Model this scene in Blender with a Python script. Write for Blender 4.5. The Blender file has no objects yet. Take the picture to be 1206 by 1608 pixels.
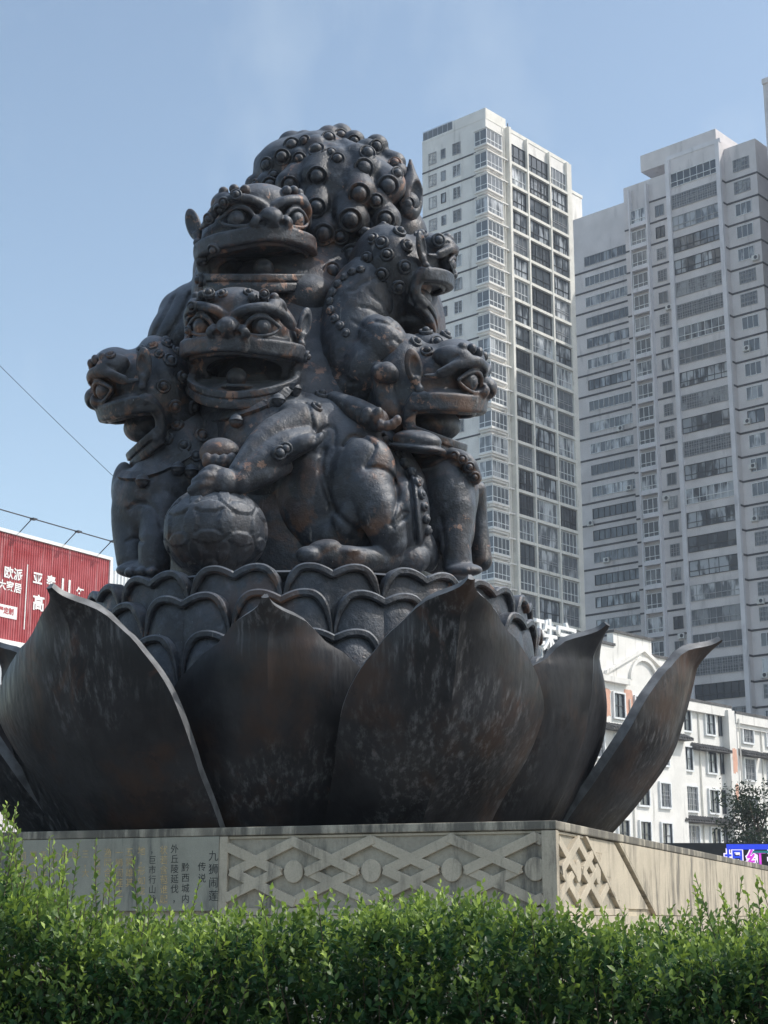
import bpy, math, random
import numpy as np
from mathutils import Matrix, Vector
random.seed(7); RNG = np.random.default_rng(7)
SC = bpy.context.scene; COL = SC.collection
R_ = math.radians

# ------------------------------------------------------------------ camera
EYE = 1.6; PITCH = R_(14.3); FPX = 2500.0
cam = bpy.data.objects.new('camera', bpy.data.cameras.new('camera')); COL.objects.link(cam)
cam.location = (0, 0, EYE); cam.rotation_euler = (R_(90) + PITCH, 0, 0)
cam.data.sensor_fit = 'VERTICAL'; cam.data.sensor_height = 36.0; cam.data.lens = FPX / 1608 * 36.0
cam.data.clip_end = 6000; cam.data.clip_start = 0.1
SC.camera = cam
# ------------------------------------------------------------------ sky, sun, exposure
SUN_AZ = R_(-4)      # from +X, towards the camera side
SUN_EL = R_(48)
sdir = Vector((math.cos(SUN_AZ) * math.cos(SUN_EL), math.sin(SUN_AZ) * math.cos(SUN_EL), math.sin(SUN_EL)))
wld = bpy.data.worlds.new('World'); SC.world = wld; wld.use_nodes = True
wn, wl = wld.node_tree.nodes, wld.node_tree.links
bgn = wn['Background']
sky = wn.new('ShaderNodeTexSky'); sky.sky_type = 'NISHITA'; sky.sun_disc = False
sky.sun_elevation = SUN_EL; sky.sun_rotation = R_(90) - SUN_AZ
sky.altitude = 1200; sky.air_density = 1.0; sky.dust_density = 3.2; sky.ozone_density = 0.35
# thin high cloud veil over the whole sky
tc = wn.new('ShaderNodeTexCoord'); mp = wn.new('ShaderNodeMapping'); mp.inputs['Scale'].default_value = (3.0, 1.2, 2.0); mp.inputs['Rotation'].default_value = (0.3, 0.5, 0.9)
nz = wn.new('ShaderNodeTexNoise'); nz.inputs['Scale'].default_value = 2.2; nz.inputs['Detail'].default_value = 6; nz.inputs['Roughness'].default_value = .55
cr = wn.new('ShaderNodeValToRGB'); cr.color_ramp.elements[0].position = .52; cr.color_ramp.elements[1].position = .8
cr.color_ramp.elements[1].color = (.3, .3, .3, 1)
mx = wn.new('ShaderNodeMix'); mx.data_type = 'RGBA'
mx.inputs['B'].default_value = (3.6, 4.0, 4.2, 1)
wl.new(tc.outputs['Generated'], mp.inputs['Vector']); wl.new(mp.outputs['Vector'], nz.inputs['Vector'])
wl.new(nz.outputs['Fac'], cr.inputs['Fac']); wl.new(cr.outputs['Color'], mx.inputs['Factor'])
tn = wn.new('ShaderNodeVectorMath'); tn.operation = 'MULTIPLY'; tn.inputs[1].default_value = (1.04, 1.0, .87)   # hazy, slightly warm air over the whole sky
wl.new(sky.outputs['Color'], tn.inputs[0]); wl.new(tn.outputs[0], mx.inputs['A']); wl.new(mx.outputs['Result'], bgn.inputs['Color'])
bgn.inputs['Strength'].default_value = 0.15
sl = bpy.data.lights.new('sun', 'SUN'); sl.energy = 2.0; sl.angle = R_(0.6); sl.color = (1, .96, .90)
so = bpy.data.objects.new('sun', sl); COL.objects.link(so)
so.rotation_euler = sdir.to_track_quat('Z', 'Y').to_euler(); so.location = (60, -10, 60)
SC.view_settings.view_transform = 'Standard'; SC.view_settings.look = 'None'
SC.view_settings.exposure = 0.80; SC.view_settings.gamma = 1.0; SC.view_settings.use_curve_mapping = False
SC.cycles.use_denoising = True
SC.cycles.max_bounces = 6

# ------------------------------------------------------------------ camera-frame helpers (metres)
CP, SP = math.cos(PITCH), math.sin(PITCH)
CW = np.array([[1, 0, 0], [0, -SP, CP], [0, CP, SP]], float)        # rows: right, up, forward
def ray(u, v):
    x = (u - 603) / FPX; y = (804 - v) / FPX
    return np.array([x, CP - y * SP, SP + y * CP])
def W(u, v, Y):                         # point on the ray at ground distance Y
    r = ray(u, v) * (Y / ray(u, v)[1]); r[2] += EYE; return r
AXY = 21.0                              # ground distance of the sculpture axis
def zax(v):
    r = ray(603, v); return AXY / r[1]
def cpt(u, v, d=0.0):                   # sculpting point, d metres behind the axis plane
    z = zax(v) + d
    return np.array([(u - 603) / FPX * z, (804 - v) / FPX * z, z])
def px(v, d=0.0): return (zax(v) + d) / FPX
def c2w(P): return np.asarray(P) @ CW + np.array([0, 0, EYE])

# ------------------------------------------------------------------ object helpers
WM = {}
def link(o, parent=None, M=None):
    COL.objects.link(o)
    M = Matrix.Identity(4) if M is None else M
    if parent is not None:
        o.parent = parent; o.matrix_basis = WM[parent.name].inverted() @ M
    else:
        o.matrix_basis = M
    WM[o.name] = M
    return o
def tag(o, label=None, cat=None, group=None, kind=None):
    if label: o['label'] = label
    if cat: o['category'] = cat
    if group: o['group'] = group
    if kind: o['kind'] = kind
    return o
def empty(name, loc=(0, 0, 0), M=None, parent=None):
    return link(bpy.data.objects.new(name, None), parent, Matrix.Translation(loc) if M is None else M)
def mesh_np(name, V, F, mats, smooth=True, fmat=None):
    V = np.asarray(V, np.float32); me = bpy.data.meshes.new(name)
    F = np.asarray(F, np.int32); n, k = F.shape
    me.vertices.add(len(V)); me.vertices.foreach_set('co', V.ravel())
    me.loops.add(n * k); me.loops.foreach_set('vertex_index', F.ravel())
    me.polygons.add(n); me.polygons.foreach_set('loop_start', np.arange(n, dtype=np.int32) * k)
    me.polygons.foreach_set('loop_total', np.full(n, k, np.int32))
    if smooth: me.polygons.foreach_set('use_smooth', np.ones(n, bool))
    for m in (mats if isinstance(mats, (list, tuple)) else [mats]): me.materials.append(m)
    if fmat is not None: me.polygons.foreach_set('material_index', np.asarray(fmat, np.int32))
    me.update(calc_edges=True); me.validate()
    return me
class MB:
    """collects shapes for one mesh"""
    def __init__(s): s.v = []; s.f = []; s.m = []
    def poly(s, pts, faces, m=0):
        b = len(s.v); s.v += [tuple(p) for p in pts]; s.f += [tuple(b + i for i in f) for f in faces]; s.m += [m] * len(faces); return s
    def box(s, x0, x1, y0, y1, z0, z1, m=0):
        p = [(x, y, z) for z in (z0, z1) for y in (y0, y1) for x in (x0, x1)]
        return s.poly(p, [(0, 2, 3, 1), (4, 5, 7, 6), (0, 1, 5, 4), (2, 6, 7, 3), (0, 4, 6, 2), (1, 3, 7, 5)], m)
    def prism(s, outline, y0, y1, m=0):     # outline in xz, extruded along y
        n = len(outline); a = sum(outline[i][0] * outline[(i + 1) % n][1] - outline[(i + 1) % n][0] * outline[i][1] for i in range(n))
        if a < 0: outline = outline[::-1]
        p = [(x, y0, z) for x, z in outline] + [(x, y1, z) for x, z in outline]
        return s.poly(p, [tuple(range(n)), tuple(range(2 * n - 1, n - 1, -1))] + [(i, i + n, (i + 1) % n + n, (i + 1) % n) for i in range(n)], m)
    def flat(s, outline, z0, z1, m=0):      # outline in xy, extruded along z
        n = len(outline); a = sum(outline[i][0] * outline[(i + 1) % n][1] - outline[(i + 1) % n][0] * outline[i][1] for i in range(n))
        if a < 0: outline = outline[::-1]
        p = [(x, y, z0) for x, y in outline] + [(x, y, z1) for x, y in outline]
        return s.poly(p, [tuple(range(n - 1, -1, -1)), tuple(range(n, 2 * n))] + [(i, (i + 1) % n, (i + 1) % n + n, i + n) for i in range(n)], m)
    def tube(s, pts, r, n=8, m=0):
        pts = [Vector(p) for p in pts]; rs = r if isinstance(r, (list, tuple)) else [r] * len(pts); b = len(s.v); up = None
        for i, p in enumerate(pts):
            t = (pts[min(i + 1, len(pts) - 1)] - pts[max(i - 1, 0)]).normalized()
            if up is None: up = t.orthogonal().normalized()
            up = (up - t * up.dot(t)).normalized(); w = t.cross(up)
            s.v += [tuple(p + (up * math.cos(2 * math.pi * k / n) + w * math.sin(2 * math.pi * k / n)) * rs[i]) for k in range(n)]
        for i in range(len(pts) - 1):
            for k in range(n):
                s.f.append((b + i * n + k, b + i * n + (k + 1) % n, b + (i + 1) * n + (k + 1) % n, b + (i + 1) * n + k)); s.m.append(m)
        e = b + (len(pts) - 1) * n
        s.f += [tuple(b + k for k in range(n - 1, -1, -1)), tuple(e + k for k in range(n))]; s.m += [m, m]
        return s
    def lathe(s, prof, n=16, m=0):          # profile (r,z) bottom to top
        b = len(s.v)
        for r, z in prof: s.v += [(r * math.cos(2 * math.pi * k / n), r * math.sin(2 * math.pi * k / n), z) for k in range(n)]
        for i in range(len(prof) - 1):
            for k in range(n):
                s.f.append((b + i * n + k, b + i * n + (k + 1) % n, b + (i + 1) * n + (k + 1) % n, b + (i + 1) * n + k)); s.m.append(m)
        return s
    def mesh(s, name, mats, smooth=False):
        me = bpy.data.meshes.new(name); me.from_pydata(s.v, [], s.f)
        for q in (mats if isinstance(mats, (list, tuple)) else [mats]): me.materials.append(q)
        me.polygons.foreach_set('material_index', s.m)
        if smooth: me.polygons.foreach_set('use_smooth', [True] * len(s.f))
        me.update(); return me
    def build(s, name, mats, parent=None, M=None, smooth=False):
        return link(bpy.data.objects.new(name, s.mesh(name, mats, smooth)), parent, M)
def inst(name, me, parent, M): return link(bpy.data.objects.new(name, me), parent, M)
def bevel(o, w, seg=2):
    b = o.modifiers.new('bevel', 'BEVEL'); b.width = w; b.segments = seg; b.limit_method = 'ANGLE'; return o
def text_mesh(body, size, mats, depth=0.0, thick=0.0):
    cu = bpy.data.curves.new('lettering', 'FONT'); cu.body = body; cu.size = size; cu.extrude = depth; cu.offset = thick
    cu.align_x = 'CENTER'; cu.align_y = 'CENTER'; cu.resolution_u = 3
    o = bpy.data.objects.new('lettering_tmp', cu); COL.objects.link(o)
    bpy.context.view_layer.update()
    me = bpy.data.meshes.new_from_object(o.evaluated_get(bpy.context.evaluated_depsgraph_get()))
    bpy.data.objects.remove(o); bpy.data.curves.remove(cu)
    me.materials.clear(); me.materials.append(mats); return me

# ------------------------------------------------------------------ materials
class NT:
    def __init__(s, name, rough=.6, metal=0.0, spec=.5):
        s.m = bpy.data.materials.new(name); s.m.use_nodes = True; s.t = s.m.node_tree; s.n = s.t.nodes; s.l = s.t.links
        s.b = s.n['Principled BSDF']; s.b.inputs['Roughness'].default_value = rough; s.b.inputs['Metallic'].default_value = metal
        s.b.inputs['Specular IOR Level'].default_value = spec
        s.geo = s.n.new('ShaderNodeNewGeometry')
    def noise(s, scale=5, detail=4, rough=.55, vec=None, stretch=None, dist=0.0):
        q = s.n.new('ShaderNodeTexNoise'); q.inputs['Scale'].default_value = scale; q.inputs['Detail'].default_value = detail
        q.inputs['Roughness'].default_value = rough; q.inputs['Distortion'].default_value = dist
        v = vec or s.geo.outputs['Position']
        if stretch:
            mm = s.n.new('ShaderNodeVectorMath'); mm.operation = 'MULTIPLY'; mm.inputs[1].default_value = stretch
            s.l.new(v, mm.inputs[0]); v = mm.outputs[0]
        s.l.new(v, q.inputs['Vector']); return q.outputs['Fac']
    def ramp(s, x, a, b, va=0.0, vb=1.0):
        q = s.n.new('ShaderNodeMapRange'); q.inputs['From Min'].default_value = a; q.inputs['From Max'].default_value = b
        q.inputs['To Min'].default_value = va; q.inputs['To Max'].default_value = vb; q.interpolation_type = 'SMOOTHSTEP'
        s.l.new(x, q.inputs['Value']); return q.outputs['Result']
    def math(s, op, a, b):
        q = s.n.new('ShaderNodeMath'); q.operation = op
        for i, x in enumerate((a, b)):
            if isinstance(x, (int, float)): q.inputs[i].default_value = x
            else: s.l.new(x, q.inputs[i])
        return q.outputs[0]
    def mix(s, f, a, b):
        q = s.n.new('ShaderNodeMix'); q.data_type = 'RGBA'
        for k, x in (('Factor', f), ('A', a), ('B', b)):
            if isinstance(x, (int, float)): q.inputs[k].default_value = x
            elif isinstance(x, tuple): q.inputs[k].default_value = (*x, 1)
            else: s.l.new(x, q.inputs[k])
        return q.outputs['Result']
    def col(s, c):
        if isinstance(c, tuple): s.b.inputs['Base Color'].default_value = (*c, 1)
        else: s.l.new(c, s.b.inputs['Base Color'])
        return s
    def bump(s, h, strength=.3, dist=.02):
        q = s.n.new('ShaderNodeBump'); q.inputs['Strength'].default_value = strength; q.inputs['Distance'].default_value = dist
        s.l.new(h, q.inputs['Height']); s.l.new(q.outputs['Normal'], s.b.inputs['Normal']); return s
    def rough(s, x): s.l.new(x, s.b.inputs['Roughness']); return s
    def nz(s):
        q = s.n.new('ShaderNodeSeparateXYZ'); s.l.new(s.geo.outputs['Normal'], q.inputs[0]); return q.outputs['Z']
    def rand(s):
        q = s.n.new('ShaderNodeObjectInfo'); return q.outputs['Random']
def simple(name, c, rough=.6, var=.25, scale=3, metal=0.0, spec=.4, bump=0.0, dirt=None):
    t = NT(name, rough, metal, spec); n = t.noise(scale, 5)
    d = tuple(x * (1 - var) for x in c); e = tuple(min(1, x * (1 + var)) for x in c)
    cc = t.mix(t.ramp(n, .3, .7), d, e)
    if dirt: cc = t.mix(t.ramp(t.noise(dirt[1], 6, .6, stretch=(1, 1, dirt[3])), dirt[2], dirt[2] + .18), cc, dirt[0])
    t.col(cc)
    if bump: t.bump(t.noise(scale * 12, 4), bump, .01)
    return t.m
def bronze_mat():
    t = NT('weathered_bronze', .45, .1, .45)
    big = t.noise(1.0, 5, .6); fine = t.noise(9, 6, .65); mid = t.noise(3.2, 6, .65, dist=.4)
    c = t.mix(t.ramp(big, .32, .68), (.0095, .011, .0150), (.038, .045, .058))
    c = t.mix(t.ramp(fine, .45, .8, 0, .7), c, (.105, .120, .145))
    c = t.mix(t.ramp(mid, .50, .66, 0, .8), c, (.018, .018, .020))
    shelter = t.ramp(t.nz(), .10, -.75)
    br = t.math('MULTIPLY', t.ramp(t.noise(1.5, 7, .68, dist=.8), .50, .60), t.math('ADD', t.math('MULTIPLY', shelter, .60), .32))
    br = t.math('MULTIPLY', br, t.ramp(t.noise(.55, 3, .5), .44, .58, .08, 1))
    c = t.mix(br, c, (.150, .080, .050))
    top_sheen = t.math('MULTIPLY', t.ramp(t.nz(), .05, .85), t.ramp(t.noise(2.6, 6, .65), .28, .62, .25, .80))  # pale sky highlight painted into the colour of up-facing bronze
    c = t.mix(top_sheen, c, (.185, .203, .232))
    peel = t.math('MULTIPLY', t.ramp(t.noise(4.2, 8, .72, dist=.5), .57, .60), t.ramp(t.noise(.75, 3), .52, .60))
    c = t.mix(t.math('MULTIPLY', peel, .75), c, (.30, .175, .125))
    st = t.math('MULTIPLY', t.ramp(t.noise(8, 6, .7, stretch=(1, 1, .16)), .60, .70), t.ramp(t.noise(1.2, 3), .48, .62, 0, .5))
    c = t.mix(st, c, (.30, .28, .26))
    c = t.mix(t.ramp(t.noise(34, 3, .6), .735, .76, 0, .7), c, (.5, .49, .47))
    t.col(c); t.rough(t.ramp(fine, .3, .7, .34, .56))
    t.bump(t.math('ADD', t.noise(40, 4), t.math('ADD', t.math('MULTIPLY', fine, 2.2), t.math('MULTIPLY', mid, 4.0))), .42, .015)
    return t.m
def petal_mat():
    t = NT('dark_sheet_bronze', .42, .05, .30)
    big = t.noise(.75, 5, .6); streak = t.noise(13, 7, .7, stretch=(1, 1, .05)); hz = t.noise(1.1, 6, .6, stretch=(1, 1, .8))
    c = t.mix(t.ramp(big, .35, .65), (.007, .0075, .0095), (.026, .027, .031))
    c = t.mix(t.ramp(hz, .48, .68, 0, .7), c, (.050, .026, .016))
    s2 = t.math('MULTIPLY', t.ramp(streak, .46, .74), t.ramp(t.noise(.55, 4), .46, .60, 0, .7))
    c = t.mix(s2, c, (.17, .17, .178))
    c = t.mix(t.ramp(t.noise(1.0, 7, .7, dist=.8, stretch=(1, 1, .7)), .56, .70, 0, .6), c, (.085, .036, .020))
    c = t.mix(t.ramp(t.noise(2.4, 7, .72, stretch=(.7, .7, .5)), .60, .64, 0, .6), c, (.008, .008, .010))
    t.col(c); t.rough(t.ramp(streak, .3, .7, .34, .58))
    t.bump(t.math('ADD', t.noise(2.4, 3, stretch=(1, 1, .6)), t.math('MULTIPLY', t.noise(24, 4, stretch=(1, 1, .3)), .12)), .35, .06)
    return t.m
def stone_mat(name, c, dark, rough=.85, grain=60, bs=.25, lo=.46):
    t = NT(name, rough, 0, .3); n = t.noise(2.2, 6, .65); g = t.noise(grain, 3)
    a = t.mix(t.ramp(n, .3, .7), tuple(x * .82 for x in c), c)
    a = t.mix(t.ramp(g, .35, .75, 0, .35), a, tuple(x * .55 for x in c))
    st = t.math('MULTIPLY', t.ramp(t.noise(4.5, 6, .7, stretch=(1, 1, .16)), lo, lo + .2), t.ramp(t.noise(.8, 4), lo - .1, lo + .1))
    a = t.mix(t.math('MULTIPLY', st, .75), a, dark)
    t.col(a).bump(g, bs, .01); return t.m
def glass_mat(name, base, curtain, lo=.5, hi=.9, rough=.07):
    t = NT(name, rough, 0, .6); r = t.rand()
    q = t.n.new('ShaderNodeTexCoord'); v = q.outputs['Object']
    oi = t.n.new('ShaderNodeObjectInfo'); ad = t.n.new('ShaderNodeVectorMath'); ad.operation = 'ADD'
    t.l.new(v, ad.inputs[0]); t.l.new(oi.outputs['Location'], ad.inputs[1])
    cu = t.math('MULTIPLY', t.ramp(t.noise(.9, 3, .5, vec=ad.outputs[0], stretch=(1, 1, .35)), .44, .60), t.ramp(r, lo - .2, hi))
    c = t.mix(cu, base, curtain)
    t.col(c); t.bump(t.noise(.5, 2), .06, .05); return t.m
def leaf_mat(name, dark, light):
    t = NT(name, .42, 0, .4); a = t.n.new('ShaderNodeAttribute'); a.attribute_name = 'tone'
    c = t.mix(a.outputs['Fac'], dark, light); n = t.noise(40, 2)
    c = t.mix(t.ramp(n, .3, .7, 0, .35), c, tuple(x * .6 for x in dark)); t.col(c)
    t.b.inputs['Subsurface Weight'].default_value = 0.0
    tr = t.n.new('ShaderNodeBsdfTranslucent'); t.l.new(c, tr.inputs['Color']); ms = t.n.new('ShaderNodeMixShader'); ms.inputs[0].default_value = .35
    t.l.new(t.b.outputs[0], ms.inputs[1]); t.l.new(tr.outputs[0], ms.inputs[2]); t.l.new(ms.outputs[0], t.n['Material Output'].inputs['Surface'])
    return t.m
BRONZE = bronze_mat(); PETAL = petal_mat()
M = dict(
    stone=stone_mat('grey_beige_stone', (.54, .475, .37), (.05, .05, .05)),
    coping=stone_mat('stained_coping_stone', (.46, .42, .34), (.045, .045, .043), .9, 60, .3, .34),
    rough_stone=stone_mat('pecked_stone', (.43, .39, .315), (.06, .06, .06), .95, 26, .8),
    slab=stone_mat('polished_inscription_slab', (.35, .34, .28), (.07, .075, .075), .5, 120, .05),
    gold=simple('faded_gold_paint', (.50, .36, .17), .5, .3, 30), cut_shade=simple('engraved_shadow_paint', (.035, .037, .037), .8, .3, 20),
    paver=stone_mat('plaza_paving', (.22, .215, .205), (.12, .12, .12)),
    white=simple('white_render', (.74, .72, .685), .8, .07, .5, dirt=((.52, .50, .475), 1.1, .55, .12)),
    oldwhite=simple('stained_white_plaster', (.75, .735, .70), .85, .07, .6, dirt=((.42, .41, .385), 1.6, .57, .10)),
    cream=simple('cream_slab_edge', (.72, .70, .64), .8, .08, .8, dirt=((.42, .40, .36), 1.2, .58, .3)),
    grey=simple('grey_tile_cladding', (.62, .59, .585), .7, .08, .4, dirt=((.44, .42, .42), .8, .56, .2)),
    greyd=simple('pale_grey_cladding', (.64, .63, .65), .7, .08, .4, dirt=((.38, .38, .40), .8, .56, .2)),
    band=simple('dark_band_paint', (.035, .037, .045), .6, .2), frame=simple('white_window_frame', (.72, .74, .75), .45, .08),
    dframe=simple('dark_window_frame', (.05, .055, .065), .4, .2), gframe=simple('grey_window_frame', (.34, .35, .37), .45, .15),
    glass=glass_mat('window_glass', (.12, .135, .15), (.58, .60, .62)), glass2=glass_mat('dark_window_glass', (.06, .072, .085), (.42, .45, .48), .25, .8),
    rim=simple('skylit_petal_rim', (.15, .155, .162), .5, .35, 6, .2), bounce_dark=simple('dark_bounce_blocker', (.035, .032, .028), .9, .4, 4), red=None, whitepaint=simple('white_sign_paint', (.80, .80, .79), .6, .06), steel=simple('galvanised_steel', (.42, .44, .46), .45, .15, 2, .5),  # the paler rim tone paints in sky light caught by petal edges
    peach=simple('peach_plaster', (.62, .36, .27), .9, .1, 1.5), tile=simple('dark_roof_tile', (.09, .09, .092), .8, .4, 3),
    black=simple('black_panel', (.012, .013, .016), .4, .3), ac=simple('air_conditioner_plastic', (.62, .62, .60), .5, .1), bark=simple('bark', (.09, .07, .05), .9, .4, 20),
    leaf=leaf_mat('hedge_leaf', (.032, .098, .038), (.42, .56, .09)), tleaf=leaf_mat('tree_leaf', (.010, .026, .010), (.045, .085, .03)),
)
_t = NT('faded_red_corrugated_paint', .55, 0, .35)
_c = _t.mix(_t.ramp(_t.noise(1.2, 4), .3, .7), (.34, .045, .05), (.44, .10, .11))
_c = _t.mix(_t.ramp(_t.noise(5, 6, .7, stretch=(1, 1, .06)), .52, .72, 0, .75), _c, (.58, .34, .34))
_c = _t.mix(_t.ramp(_t.noise(5.5, 6, .75, stretch=(1, 1, .10)), .68, .72), _c, (.8, .78, .76))
M['red'] = _t.col(_c).m
# ------------------------------------------------------------------ signed-distance sculpting kit
class Vol:
    def __init__(s, lo, hi, h):
        s.h = h; s.ax = [np.arange(lo[i], hi[i] + h, h, dtype=np.float32) for i in range(3)]
        s.D = np.full([len(a) for a in s.ax], 1.0, np.float32)
    def sub(s, lo, hi):
        ix = []
        for i in range(3):
            a = int(np.searchsorted(s.ax[i], lo[i])); b = int(np.searchsorted(s.ax[i], hi[i])); ix.append(slice(a, max(b, a)))
        if any(q.stop <= q.start for q in ix): return None
        return tuple(ix), s.ax[0][ix[0]][:, None, None], s.ax[1][ix[1]][None, :, None], s.ax[2][ix[2]][None, None, :]
    def op(s, fn, lo, hi, k, mode):
        q = s.sub(np.asarray(lo) - k - 2 * s.h, np.asarray(hi) + k + 2 * s.h)
        if q is None: return
        ix, X, Y, Z = q; d = fn(X, Y, Z); D = s.D[ix]
        if mode == 'add':
            t = np.clip(.5 + .5 * (D - d) / k, 0, 1); s.D[ix] = D * (1 - t) + d * t - k * t * (1 - t)
        else:
            t = np.clip(.5 - .5 * (D + d) / k, 0, 1); s.D[ix] = D * (1 - t) - d * t + k * t * (1 - t)
    def ell(s, c, r, k=.06, rot=0.0, mode='add', basis=None):
        c = np.asarray(c, float); r = np.asarray(r if np.ndim(r) else (r, r, r), float); m = max(r)
        ca, sa = math.cos(rot), math.sin(rot)
        def fn(X, Y, Z):
            x, y, z = X - c[0], Y - c[1], Z - c[2]
            if basis is not None:
                x, y, z = [b[0] * x + b[1] * y + b[2] * z for b in basis]
            elif rot: x, y = x * ca + y * sa, -x * sa + y * ca
            k0 = np.sqrt((x / r[0]) ** 2 + (y / r[1]) ** 2 + (z / r[2]) ** 2); k1 = np.sqrt((x / r[0] ** 2) ** 2 + (y / r[1] ** 2) ** 2 + (z / r[2] ** 2) ** 2) + 1e-6
            return k0 * (k0 - 1) / k1
        e = m if (rot or basis is not None) else r
        s.op(fn, c - e, c + e, k, mode)
    def cone(s, a, b, ra, rb, k=.05, mode='add'):
        a, b = np.asarray(a, float), np.asarray(b, float); ab = b - a; L2 = float(ab @ ab) + 1e-9
        def fn(X, Y, Z):
            t = np.clip(((X - a[0]) * ab[0] + (Y - a[1]) * ab[1] + (Z - a[2]) * ab[2]) / L2, 0, 1)
            return np.sqrt((X - a[0] - t * ab[0]) ** 2 + (Y - a[1] - t * ab[1]) ** 2 + (Z - a[2] - t * ab[2]) ** 2) - (ra + (rb - ra) * t)
        m = max(ra, rb); s.op(fn, np.minimum(a, b) - m, np.maximum(a, b) + m, k, mode)
    def tube(s, pts, rs, k=.05, mode='add', sub=0):
        if sub: pts, rs = spline(pts, rs, sub)
        P = np.asarray(pts, float); r = np.asarray(rs, float)
        def fn(X, Y, Z):
            best = None
            for i in range(len(P) - 1):
                a, ab = P[i], P[i + 1] - P[i]; L2 = float(ab @ ab) + 1e-9
                t = np.clip(((X - a[0]) * ab[0] + (Y - a[1]) * ab[1] + (Z - a[2]) * ab[2]) / L2, 0, 1)
                d = np.sqrt((X - a[0] - t * ab[0]) ** 2 + (Y - a[1] - t * ab[1]) ** 2 + (Z - a[2] - t * ab[2]) ** 2) - (r[i] + (r[i + 1] - r[i]) * t)
                best = d if best is None else np.minimum(best, d)
            return best
        m = r.max(); s.op(fn, P.min(0) - m, P.max(0) + m, k, mode)
    def band(s, pts, r, hh, rnd, k=.02, sub=5):     # flat ribbon standing on a plan curve
        P = spline(pts, None, sub)[0]; lo = P.min(0) - (r, r, hh); hi = P.max(0) + (r, r, hh)
        def fn(X, Y, Z):
            best = zc = None
            for i in range(len(P) - 1):
                a, ab = P[i], P[i + 1] - P[i]; L2 = float(ab[:2] @ ab[:2]) + 1e-9
                t = np.clip(((X - a[0]) * ab[0] + (Y - a[1]) * ab[1]) / L2, 0, 1); d2 = (X - a[0] - t * ab[0]) ** 2 + (Y - a[1] - t * ab[1]) ** 2; z = a[2] + t * ab[2]
                if best is None: best, zc = d2, z
                else: m = d2 < best; best = np.where(m, d2, best); zc = np.where(m, z, zc)
            q1 = np.sqrt(best) - (r - rnd) + 0 * Z; q2 = np.abs(Z - zc) - (hh - rnd)
            return np.sqrt(np.maximum(q1, 0) ** 2 + np.maximum(q2, 0) ** 2) + np.minimum(np.maximum(q1, q2), 0) - rnd
        s.op(fn, lo, hi, k, 'add')
    def groove(s, pts, w, depth, flat=None):     # depth > 0 cuts, < 0 raises
        pts = np.asarray(pts, float); lo = pts.min(0) - 3 * w; hi = pts.max(0) + 3 * w
        if flat: lo[2] -= flat; hi[2] += flat
        q = s.sub(lo, hi)
        if q is None: return
        ix, X, Y, Z = q; best = None
        for i in range(len(pts) - 1):
            a, ab = pts[i], pts[i + 1] - pts[i]
            if flat:
                L2 = float(ab[:2] @ ab[:2]) + 1e-9; t = np.clip(((X - a[0]) * ab[0] + (Y - a[1]) * ab[1]) / L2, 0, 1)
                d2 = (X - a[0] - t * ab[0]) ** 2 + (Y - a[1] - t * ab[1]) ** 2 + 0 * Z
            else:
                L2 = float(ab @ ab) + 1e-9; t = np.clip(((X - a[0]) * ab[0] + (Y - a[1]) * ab[1] + (Z - a[2]) * ab[2]) / L2, 0, 1)
                d2 = (X - a[0] - t * ab[0]) ** 2 + (Y - a[1] - t * ab[1]) ** 2 + (Z - a[2] - t * ab[2]) ** 2
            best = d2 if best is None else np.minimum(best, d2)
        s.D[ix] += (depth * np.exp(-best / (w * w))).astype(np.float32)
    def surface(s): return nets(s.D, s.ax, s.h)
def spline(pts, rs, n):
    P = np.column_stack([np.asarray(pts, float), np.asarray(rs, float) if rs is not None else np.zeros(len(pts))]); out = []
    E_ = np.vstack([2 * P[0] - P[1], P, 2 * P[-1] - P[-2]])
    for i in range(len(P) - 1):
        p0, p1, p2, p3 = E_[i:i + 4]
        for t in np.linspace(0, 1, n, endpoint=False):
            out.append(.5 * (2 * p1 + (p2 - p0) * t + (2 * p0 - 5 * p1 + 4 * p2 - p3) * t * t + (3 * p1 - p0 - 3 * p2 + p3) * t ** 3))
    out.append(P[-1]); out = np.array(out); return out[:, :3], out[:, 3]
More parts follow.
